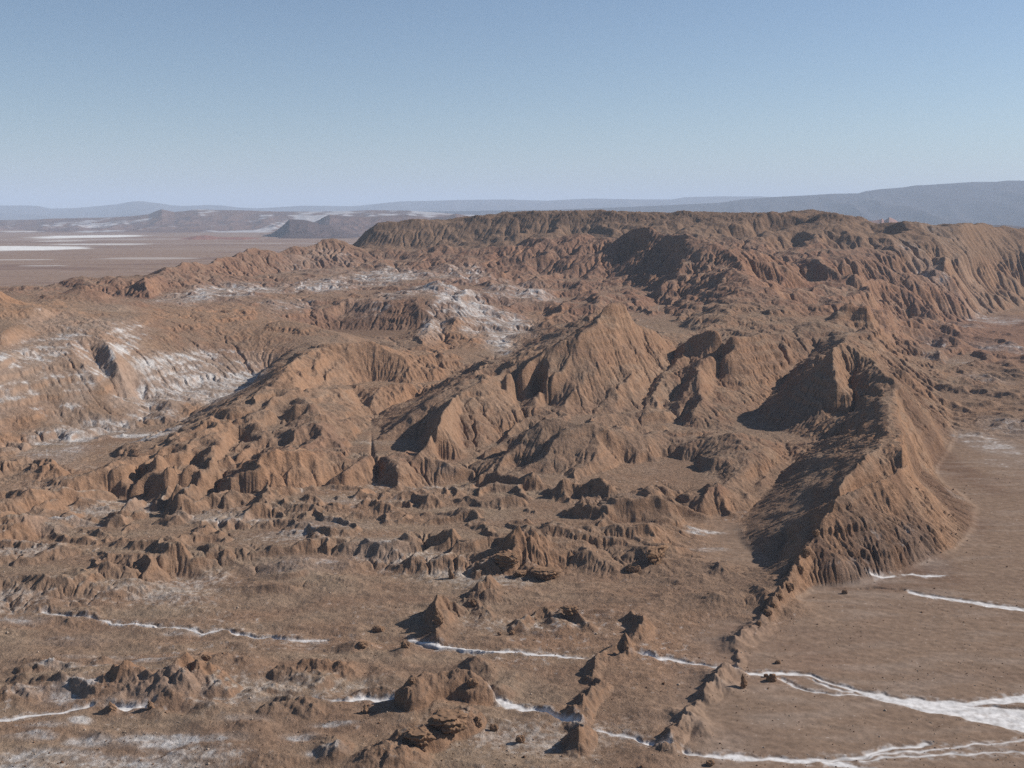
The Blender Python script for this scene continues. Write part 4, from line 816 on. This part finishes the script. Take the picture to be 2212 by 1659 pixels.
struct(grid_mesh('mesa', X, Y, Hn, K, M_ground, reg_mesa), 'flat topped mesa on the skyline behind the red ridges')
print('meshes', time.time() - T0)

# ------------------------------------------------------------------ far plain, far hills, far mountains
def far_sheet(name, r0, r1, nr, na, hf, kf, t=math.radians(36)):
    uu = np.linspace(math.log(r0), math.log(r1), nr); tt = np.linspace(-t, t, na)
    r = np.exp(uu)[:, None] * np.ones((1, na)); x = (r * np.sin(tt)[None]).astype(np.float32); y = (r * np.cos(tt)[None]).astype(np.float32)
    z = hf(x, y).astype(np.float32); return struct(grid_mesh(name, x, y, z, kf(x, y, z), M_far))
def plain_h(x, y): return -1.5 + .8 * fbm(x, y, 300, 3, .5, 5)
def plain_k(x, y, z):
    n = noise(x * .35, y * 1.6, 260, 3) + .6 * noise(x * .4, y * 1.8, 90, 4); n2_ = noise(x * .3, y * 1.5, 700, 8)
    k = mix(np.zeros(x.shape + (3,), np.float32) + C(150, 126, 110), C(118, 92, 82), sstep(0, .7, n) * .7)
    k = mix(k, C(205, 200, 198), sstep(.35, .7, n2_ + .4 * noise(x * .3, y * 2, 60, 9)) * .35)
    def lake(px, py, rx, ry, v):
        cx, cy, _ = Pz(px, py, 0); wx = rx / FOC * cy; wy = ry / FOC * cy * cy / CH
        d = np.sqrt(((x - cx) / wx) ** 2 + ((y - cy) / wy) ** 2) * (1 + .35 * n + .1 * n2_)
        return sstep(1.15, .8, d) * v
    for a in [(200, 510, 100, 3.2, 1), (60, 536, 130, 4.5, 1), (230, 527, 110, 1.6, .6), (-60, 536, 130, 5, 1), (90, 573, 60, 1.2, .5), (330, 557, 120, 2.2, .3), (130, 520, 50, 1, .6), (40, 560, 60, 1, .4), (50, 500, 60, 1, .5)]: k = mix(k, C(235, 232, 228), lake(*a))
    return k * .78
far_sheet('plain', R1 * .8, 75000, 700, 620, lambda x, y: plain_h(x, y) - 3 * sstep(R1 * 1.05, R1 * .9, np.hypot(x, y)), plain_k)

def range_mesh(name, crest, base_y, dist, depth, kf, jag=1.0, gl=60, gd=14, zmin=None, label=None, na=900, nd=70, x_pad=400, steep=1.0, dfun=None):
    """a hill range: crest in picture points at distance dist, its front foot depth metres nearer"""
    cx = np.array([p[0] for p in crest], float); cy = np.array([p[1] for p in crest], float)
    px = np.linspace(cx[0], cx[-1], na); py = np.interp(px, cx, cy)
    dd = np.full(na, float(dist)) if dfun is None else dfun(px)
    a = (px - W2) / FOC; b = (py - H2) / FOC
    zc = CH - (sp + b * cp) / (cp - b * sp) * dd; wx = a / (cp - b * sp) * dd
    t = np.linspace(-1, 1, nd)                         # -1 back foot, 0 crest, 1 front foot
    xx = wx[None] * (1 - t[:, None] * depth / dd[None]); yy = dd[None] - t[:, None] * depth * np.ones((1, na))
    prof = 1 - np.abs(t) ** steep
    z = zc[None] * prof[:, None]
    xx = xx.astype(np.float32); yy = yy.astype(np.float32)
    fr = (4 * np.abs(t) * (1 - np.abs(t)))[:, None]
    n_ = 1 - 2 * np.abs(noise(xx + .0 * yy, yy * .25, gl, 3)); n3 = 1 - 2 * np.abs(noise(xx, yy * .5, gl * .4, 4)); n4 = noise(xx, yy * .6, gl * 2.4, 6)
    z = z - fr ** 1.2 * gd * (1.6 - (n_ * .8 + n3 * .4 + n4)) * .8 - 3 * (np.abs(t) > .98)[:, None]
    z = z.astype(np.float32)
    yy2, xx2, z2 = yy[::-1], xx[::-1], z[::-1]
    o = grid_mesh(name, xx2, yy2, z2, kf(xx2, yy2, z2), M_far); 
    o.data.flip_normals() if o.data.polygons[0].normal.z < 0 else None
    return struct(o, label)
flat_k = lambda c, c2, lam, v=.5: (lambda x, y, z: mix(np.zeros(x.shape + (3,), np.float32) + c, c2, sstep(-.2, .5, noise(x, y * .6 + z * 2, lam, 5)) * v) * .78)
fc = [(-300, 455), (-100, 448), (0, 443), (60, 443), (80, 444), (110, 450), (160, 449), (250, 441), (270, 437), (290, 434), (310, 434), (330, 437), (355, 440), (370, 443), (400, 444), (450, 442), (480, 443), (520, 448), (560, 449), (600, 447), (650, 444), (700, 444), (760, 445), (870, 434), (930, 433),
      (1000, 431), (1100, 430), (1180, 433), (1230, 430), (1280, 428), (1380, 430), (1450, 430), (1480, 425), (1560, 423), (1640, 423), (1700, 427), (1760, 438), (1800, 455), (1840, 470)]
range_mesh('distant_mountains', fc, 470, 30000, 7000, flat_k(C(90, 84, 86), C(76, 70, 74), 900), gl=1500, gd=120, label='pale blue mountains along the far left horizon')
fc2 = [(900, 456), (1200, 452), (1300, 448), (1400, 444), (1480, 440), (1560, 436), (1600, 430), (1660, 425), (1740, 421), (1800, 417), (1855, 416), (1870, 411), (1900, 407), (1950, 403), (1975, 399), (2000, 398), (2060, 394), (2100, 391), (2150, 391), (2180, 388), (2212, 388), (2300, 384), (2500, 380)]
range_mesh('distant_mountains', fc2, 470, 17500, 5000, flat_k(C(70, 68, 74), C(56, 54, 60), 900), gl=1300, gd=220, label='tall blue mountain range behind the right skyline')
# left far hills
fl = [(-200, 480), (0, 475), (80, 474), (100, 472), (239, 469), (290, 466), (321, 462), (335, 456), (349, 451), (362, 454), (376, 457), (400, 455), (427, 451), (470, 453), (513, 453), (600, 456), (700, 456), (756, 455), (800, 453), (880, 454), (907, 456), (940, 458), (986, 462), (1030, 464), (1071, 467), (1150, 470)]
def far_hill_k(x, y, z):
    n = noise(x, y * .5, 260, 3) + .6 * noise(x, y, 90, 4)
    k = mix(np.zeros(x.shape + (3,), np.float32) + C(120, 95, 84), C(90, 72, 70), sstep(-.3, .6, n) * .6)
    sal = sstep(.05, .5, noise(x, y * .4, 420, 12) + .5 * noise(x, y, 120, 13) + .35 * sstep(-2900, -1500, x) - .15)
    return mix(k, C(196, 194, 196), sal * .75) * .78
range_mesh('far_hills', fl, 500, 11500, 2400, far_hill_k, gl=260, gd=28, label='hazy salt streaked hills beyond the left salt flat', na=1200, nd=160, steep=.75)
range_mesh('far_hills', [(560, 511), (585, 505), (600, 496), (612, 486), (625, 473), (645, 474), (665, 476), (690, 484), (720, 489), (745, 497), (765, 506), (800, 512)], 512, 7600, 700, flat_k(C(92, 76, 74), C(80, 66, 66), 120), gl=120, gd=14, label='dark flat topped hill rising from the far plain', na=400, nd=90)
range_mesh('far_hills', [(620, 503), (660, 488), (690, 474), (700, 468), (712, 463), (740, 466), (800, 468), (840, 465), (880, 464), (930, 470), (970, 465), (985, 461), (1010, 466), (1040, 470), (1100, 480)], 512, 9000, 900, flat_k(C(120, 96, 88), C(84, 68, 68), 150), gl=140, gd=16, label='low dark hills between the far plain and the mesa', na=500, nd=90)
range_mesh('far_hills', [(290, 522), (350, 518), (400, 514), (425, 509), (445, 508), (455, 509), (470, 512), (520, 513), (600, 516)], 512, 6900, 320, flat_k(C(150, 105, 88), C(120, 84, 74), 80), gl=60, gd=6, label='small red hills on the far plain', na=400, nd=50)
range_mesh('far_hills', [(1850, 492), (1866, 478), (1885, 476), (1900, 474), (1905, 471), (1911, 476), (1916, 472), (1921, 468), (1930, 472), (1940, 478), (1960, 486), (1990, 500)], 512, 6500, 420, flat_k(C(156, 122, 110), C(136, 104, 96), 80), gl=60, gd=8, label='small pinkish red peaks peeking above the skyline saddle', na=300, nd=70)
range_mesh('far_hills', [(2040, 488), (2100, 485), (2140, 486), (2170, 485), (2212, 490), (2300, 490)], 512, 8000, 500, flat_k(C(90, 76, 72), C(80, 68, 66), 80), gl=80, gd=6, label='thin dark line of hills at the right skyline', na=200, nd=50)

# ------------------------------------------------------------------ loose rocks, spires and slabs standing on the ground
M_rock = ground_mat('red_rock', 1.0, 1.1, .9, False, tuple(float(v) for v in C(140, 112, 90) * .8))
import bmesh
def rock_mesh(seed, sub=4, kind='block'):
    bm = bmesh.new(); bmesh.ops.create_icosphere(bm, subdivisions=sub, radius=1.0)
    me = bpy.data.meshes.new('rock'); bm.to_mesh(me); bm.free()
    n = len(me.vertices); co = np.zeros(n * 3, np.float32); me.vertices.foreach_get('co', co); co = co.reshape(-1, 3)
    d = co / np.linalg.norm(co, axis=1, keepdims=True); rs = np.random.RandomState(seed); off = rs.rand(6) * 90
    f = lambda a, b, l, k: noise(a[None] + off[k], b[None] + off[k + 1], l, seed % 7)[0]
    n3d = lambda l: (f(d[:, 0] + .5 * d[:, 2], d[:, 1], l, 0) + f(d[:, 1], d[:, 2] - .4 * d[:, 0], l, 2) + f(d[:, 2], d[:, 0] + .3 * d[:, 1], l, 4)) * .6
    rr = 1 + .34 * n3d(1.1) + .26 * n3d(.5) + .16 * n3d(.24) - .22 * np.abs(n3d(.35)) + .06 * n3d(.12)
    p = d * rr[:, None]
    if kind == 'block': p = np.sign(p) * np.abs(p) ** .8
    if kind == 'slab': p[:, 2] = np.clip(p[:, 2], -1, .45 + .08 * n3d(.4)); p[:, :2] *= (1 + .13 * np.sign(np.sin(p[:, 2] * 12 + 3 * n3d(.8))) * np.abs(np.sin(p[:, 2] * 12 + 3 * n3d(.8))) ** .5)[:, None]; p[:, :2] *= (1.0 + .1 * np.clip(p[:, 2], -.6, .45))[:, None]
    if kind == 'spire':
        tz = np.clip((p[:, 2] + 1) / 2, 0, 1); p[:, :2] *= (1.15 - .85 * tz ** .8)[:, None] * (1 + .12 * np.sin(tz * 17 + 3 * n3d(.9)))[:, None]; p[:, 0] += .18 * np.sin(tz * 5)
    me.vertices.foreach_set('co', p.astype(np.float32).ravel()); me.update()
    me.materials.append(M_rock); return me
def rock(name, x, y, wpx, hpx, label, kind='block', asp=.8, rot=0, sink=.3, seed=1, group=None, me=None, cat='rock'):
    """x, y: where its foot meets the ground in the picture; wpx, hpx: its width and height there"""
    cx, cy, cz = locate(x, y, Hn); s_ = math.hypot(cy, CH) / FOC
    kk = .78 if kind == 'slab' else .86
    w_, h_ = wpx * kk * s_ / 2, hpx * kk * s_
    o = bpy.data.objects.new(name, me or rock_mesh(seed, 6 if wpx > 32 else (5 if wpx > 16 else 4), kind)); COL.objects.link(o)
    hh = h_ / (2 - sink) if kind != 'slab' else h_ / (1.45 - sink)
    o.scale = (w_, w_ * asp, hh); o.location = (cx, cy + w_ * asp * .6, cz + hh * (1 - sink)); o.rotation_euler = (0, 0, rot)
    o['label'] = label; o['category'] = cat
    if group: o['group'] = group
    return o
rock('rock_spire', 1606, 1489, 22, 36, 'leaning pointed red rock spire standing by the upper white stream', 'spire', .9, .3, seed=2, cat='rock spire')
rock('rock', 1668, 1473, 22, 17, 'dark rounded boulder sitting in the upper white stream', 'block', .8, seed=3)
rock('rock', 1655, 1463, 12, 8, 'small flat stone on the far bank beside the dark rounded boulder', 'block', .8, seed=4)
rock('rock', 1124, 1604, 22, 16, 'chunky boulder alone on the sand below the lower stream', 'block', .8, seed=5)
rock('rock', 1068, 1580, 20, 14, 'angular boulder rightmost in the row under the layered slab', 'block', .8, seed=6)
rock('rock', 1034, 1570, 20, 11, 'rough boulder in the middle of the row under the layered slab', 'block', .8, seed=7)
rock('rock', 1031, 1560, 16, 11, 'brown boulder leftmost in the row under the layered slab', 'block', .8, seed=8)
rock('rock_slab', 968, 1584, 92, 44, 'overhanging layered tan slab in front of the big butte', 'slab', .8, .1, seed=9, cat='rock slab')
rock('rock_slab', 905, 1612, 64, 36, 'crumbling layered rock block at the foot of the overhanging slab', 'slab', .8, -.2, seed=10, cat='rock slab')
rock('rock_slab', 1180, 1254, 66, 26, 'flat topped dark rock slab at the right end of the rubble hill', 'slab', .7, .1, seed=11, cat='rock slab')
rock('rock_slab', 1095, 1222, 60, 28, 'overhanging ledge of rock at the top of the rubble hill', 'slab', .7, -.2, seed=12, cat='rock slab')
rock('rock_slab', 1122, 1246, 34, 14, 'small layered ledge low on the front of the rubble hill', 'slab', .7, .2, seed=13, cat='rock slab')
rock('rock_spire', 973, 1251, 17, 26, 'short dark rock spire left of the rubble hill', 'spire', .9, 0, seed=14, cat='rock spire')
rock('rock_spire', 944, 1332, 15, 24, 'thin dark spire topping the steep rock fin', 'spire', .9, .5, seed=15, cat='rock spire')
rock('rock', 948, 1352, 22, 22, 'reddish knob halfway down the steep rock fin', 'block', .8, seed=16)
rock('rock_spire', 1022, 1312, 22, 20, 'small pointed knob on the crest right of the steep rock fin', 'spire', .9, 0, seed=17, cat='rock spire')
rock('rock', 816, 1366, 30, 13, 'flat dark caprock on top of a rounded mound', 'block', .7, seed=18)
rock('rock', 876, 1400, 24, 13, 'dark rock knob on a small mound just below the white stream', 'block', .7, seed=19)
rock('rock', 784, 1399, 26, 12, 'dark sloping rock on the mound left of the stream knob', 'block', .7, .3, seed=20)
rock('rock', 444, 1426, 22, 12, 'dark angular rock on the flat behind the jagged left hill', 'block', .7, seed=21)
rock('rock', 1079, 1372, 12, 7, 'left one of two small rocks on the sand above the stream', 'block', .8, seed=22)
rock('rock', 1105, 1372, 14, 10, 'right one of two small rocks on the sand above the stream', 'block', .8, seed=23)
rock('rock_spire', 238, 1536, 22, 20, 'knobbly brown rock at the left end of the short white salt pan', 'spire', 1, 0, seed=24, cat='rock spire')
rock('rock_spire', 323, 1532, 22, 20, 'knobbly brown rock at the right end of the short white salt pan', 'spire', 1, 0, seed=25, cat='rock spire')
rock('rock_spire', 789, 1542, 18, 20, 'stubby rock post in front of the butte shadow', 'spire', 1, 0, seed=26, cat='rock spire')
rock('rock', 889, 1478, 20, 14, 'dark rock tooth at the left end of the butte top', 'block', .8, seed=27)
rock('rock', 1020, 1486, 28, 20, 'bulky rounded rock at the right end of the butte', 'block', .8, seed=28)
rock('rock', 1825, 1283, 14, 9, 'single dark boulder on the sand below the great ridge', 'block', .8, seed=29)
rock('rock', 1535, 1655, 18, 12, 'dark boulder at the bottom edge beside the lower stream', 'block', .8, seed=30)
rock('rock', 1681, 1434, 14, 8, 'dark stone on the sand above the forked white stream', 'block', .8, seed=31)
rock('rock_slab', 1232, 1332, 36, 22, 'blocky outcrop in the middle of the curved rock wall', 'slab', .7, 0, seed=32, cat='rock slab')
rock('rock_spire', 1352, 1404, 16, 22, 'upright rock tooth at the right end of the low wall', 'spire', .9, 0, seed=33, cat='rock spire')
rock('rock_slab', 1420, 1218, 70, 44, 'tilted tan slab with vertical face near the dark hollow', 'slab', .35, .75, seed=34, cat='rock slab')
rock('rock', 1368, 1236, 34, 18, 'dark squat rock left of the tilted tan slab', 'block', .7, seed=35)
for q, (x, y, w_, h_, t_) in enumerate([(1660, 1330, 20, 14, 'orange rock low on the broken wall below the great ridge, nearest the plain'), (1672, 1312, 16, 12, 'small orange rock second lowest on the broken wall below the great ridge'), (1684, 1296, 20, 15, 'blocky rock in the middle of the broken wall below the great ridge'),
    (1704, 1276, 24, 18, 'large crumbling rock where the broken wall joins the great ridge'), (1728, 1238, 22, 18, 'jagged orange rock at the very tail of the great ridge crest'), (1742, 1205, 20, 18, 'rough orange crag second from the tail of the great ridge crest'), (1764, 1158, 20, 16, 'orange crag third from the tail of the great ridge crest'),
    (1640, 1352, 16, 10, 'small detached rock just past the lower end of the broken wall')]):
    rock('rock', x, y, w_, h_, t_, 'block', .8, q * .7, seed=70 + q)
# scattered boulders: copies of a few shapes
RM = [rock_mesh(50 + i, 2) for i in range(6)]
rs = random.Random(5)
def scatter(n, x0, x1, y0, y1, w0, w1, label, group):
    for _ in range(n):
        x, y = rs.uniform(x0, x1), rs.uniform(y0, y1); wp = rs.uniform(w0, w1)
        rock('boulder', x, y, wp, wp * rs.uniform(.5, .85), label, 'block', rs.uniform(.7, 1.1), rs.uniform(0, 6), .3, 1, group, RM[rs.randrange(6)], 'boulder')
scatter(16, 1560, 1720, 1400, 1520, 2, 4.5, 'small dark boulder scattered near the forked stream and the leaning spire', 'boulders near the leaning spire')
scatter(14, 1040, 1240, 1590, 1655, 2, 4.5, 'small boulder scattered on the sand below the layered slab', 'boulders below the layered slab')
scatter(26, 1960, 2110, 1055, 1220, 2, 4.5, 'small boulder fallen on the lower right flank of the great ridge', 'boulders at the foot of the great ridge')
scatter(14, 1900, 2190, 1010, 1060, 2, 3.5, 'tiny dark boulder dotted over the sand right of the great ridge', 'boulders on the sand right of the ridge')
scatter(24, 1150, 1560, 1270, 1420, 2, 4.2, 'small boulder scattered between the low rock walls', 'boulders between the low walls')
scatter(26, 40, 700, 1280, 1420, 2, 4.5, 'small dark boulder scattered over the left plain', 'boulders on the left plain')
scatter(24, 60, 700, 1540, 1655, 2, 5, 'small brown boulder lying on the salty ground at lower left', 'boulders at lower left')
scatter(14, 1640, 1800, 1280, 1380, 2, 4.5, 'small boulder fallen beside the tail of the great ridge', 'boulders beside the ridge tail')
# stones too many to count: one mesh
def stones():
    n = 9000; R_ = np.random.RandomState(3)
    xs, ys = R_.uniform(-60, 2270, n), R_.uniform(1180, 1690, n)
    a = (xs - W2) / FOC; b = (ys - H2) / FOC; t = CH / (sp + b * cp)
    x = a * t; y = (cp - b * sp) * t
    i = np.clip((np.log(np.hypot(x, y)) - U0) / (U1 - U0) * (NU - 1), 0, NU - 2).astype(int); j = np.clip((np.arctan2(x, y) + TH) / (2 * TH) * (NT - 1), 0, NT - 2).astype(int)
    keep = (R_.rand(n) < .25 + .75 * (NW3[i, j] > .1)) & (STRM[i, j] < .3) & (Hb[i, j] < 12)
    x, y, i, j = x[keep], y[keep], i[keep], j[keep]; z = Hn[i, j]; n = len(x)
    s_ = (.10 + .22 * R_.rand(n) ** 3) * np.where(R_.rand(n) < .05, 2, 1)
    base = np.array([(1, 0, 0), (0, 1, 0), (-1, 0, 0), (0, -1, 0), (0, 0, .8), (0, 0, -.5)]); F = np.array([(0, 1, 4), (1, 2, 4), (2, 3, 4), (3, 0, 4), (1, 0, 5), (2, 1, 5), (3, 2, 5), (0, 3, 5)])
    an = R_.rand(n) * 6.28; v = base[None] * (s_[:, None, None] * (.7 + .6 * R_.rand(n, 6, 1)))
    vx = v[..., 0] * np.cos(an)[:, None] - v[..., 1] * np.sin(an)[:, None]; vy = v[..., 0] * np.sin(an)[:, None] + v[..., 1] * np.cos(an)[:, None]
    co = np.stack([vx + x[:, None], vy + y[:, None], v[..., 2] + z[:, None] + s_[:, None] * .2], -1).reshape(-1, 3).astype(np.float32)
    q = (F[None] + (np.arange(n) * 6)[:, None, None]).reshape(-1, 3).astype(np.int32)
    me = bpy.data.meshes.new('stones'); me.vertices.add(len(co)); me.vertices.foreach_set('co', co.ravel()); me.loops.add(q.size); me.loops.foreach_set('vertex_index', q.ravel())
    me.polygons.add(len(q)); me.polygons.foreach_set('loop_start', np.arange(0, q.size, 3, dtype=np.int32)); me.update(calc_edges=True)
    at = me.color_attributes.new('soil', 'FLOAT_COLOR', 'POINT'); c = np.ones((n, 6, 4), np.float32)
    pale = (R_.rand(n) < .45)[:, None, None]; c[..., :3] = np.where(pale, C(196, 176, 158) * .8, C(120, 92, 74) * .8); at.data.foreach_set('color', c.ravel())
    me.materials.append(M_ground); o = bpy.data.objects.new('stones', me); COL.objects.link(o); o['kind'] = 'stuff'; o['label'] = 'small pale and brown stones strewn over the desert floor'; o['category'] = 'stones'
stones()

# ------------------------------------------------------------------ haze
def haze(x0, x1, y0, y1, z0, z1, dens):
    me = bpy.data.meshes.new('haze')
    v = [(x, y, z) for z in (z0, z1) for y in (y0, y1) for x in (x0, x1)]
    me.from_pydata(v, [], [(0, 2, 3, 1), (4, 5, 7, 6), (0, 1, 5, 4), (2, 6, 7, 3), (0, 4, 6, 2), (1, 3, 7, 5)])
    m = bpy.data.materials.new('haze_air'); m.use_nodes = True; n = m.node_tree; n.nodes.clear()
    vo = n.nodes.new('ShaderNodeVolumePrincipled'); ou = n.nodes.new('ShaderNodeOutputMaterial')
    vo.inputs['Color'].default_value = (.66, .80, 1.0, 1); vo.inputs['Density'].default_value = dens; vo.inputs['Anisotropy'].default_value = .0
    n.links.new(vo.outputs[0], ou.inputs['Volume']); me.materials.append(m)
    o = bpy.data.objects.new('haze', me); COL.objects.link(o); o['kind'] = 'stuff'; o['label'] = 'thin blue haze in the desert air'; o['category'] = 'haze'
    return o
HAZE = True
if HAZE: haze(-40000, 40000, -200, 80000, -8, 1250, 4.2e-5)
print('done', time.time() - T0)
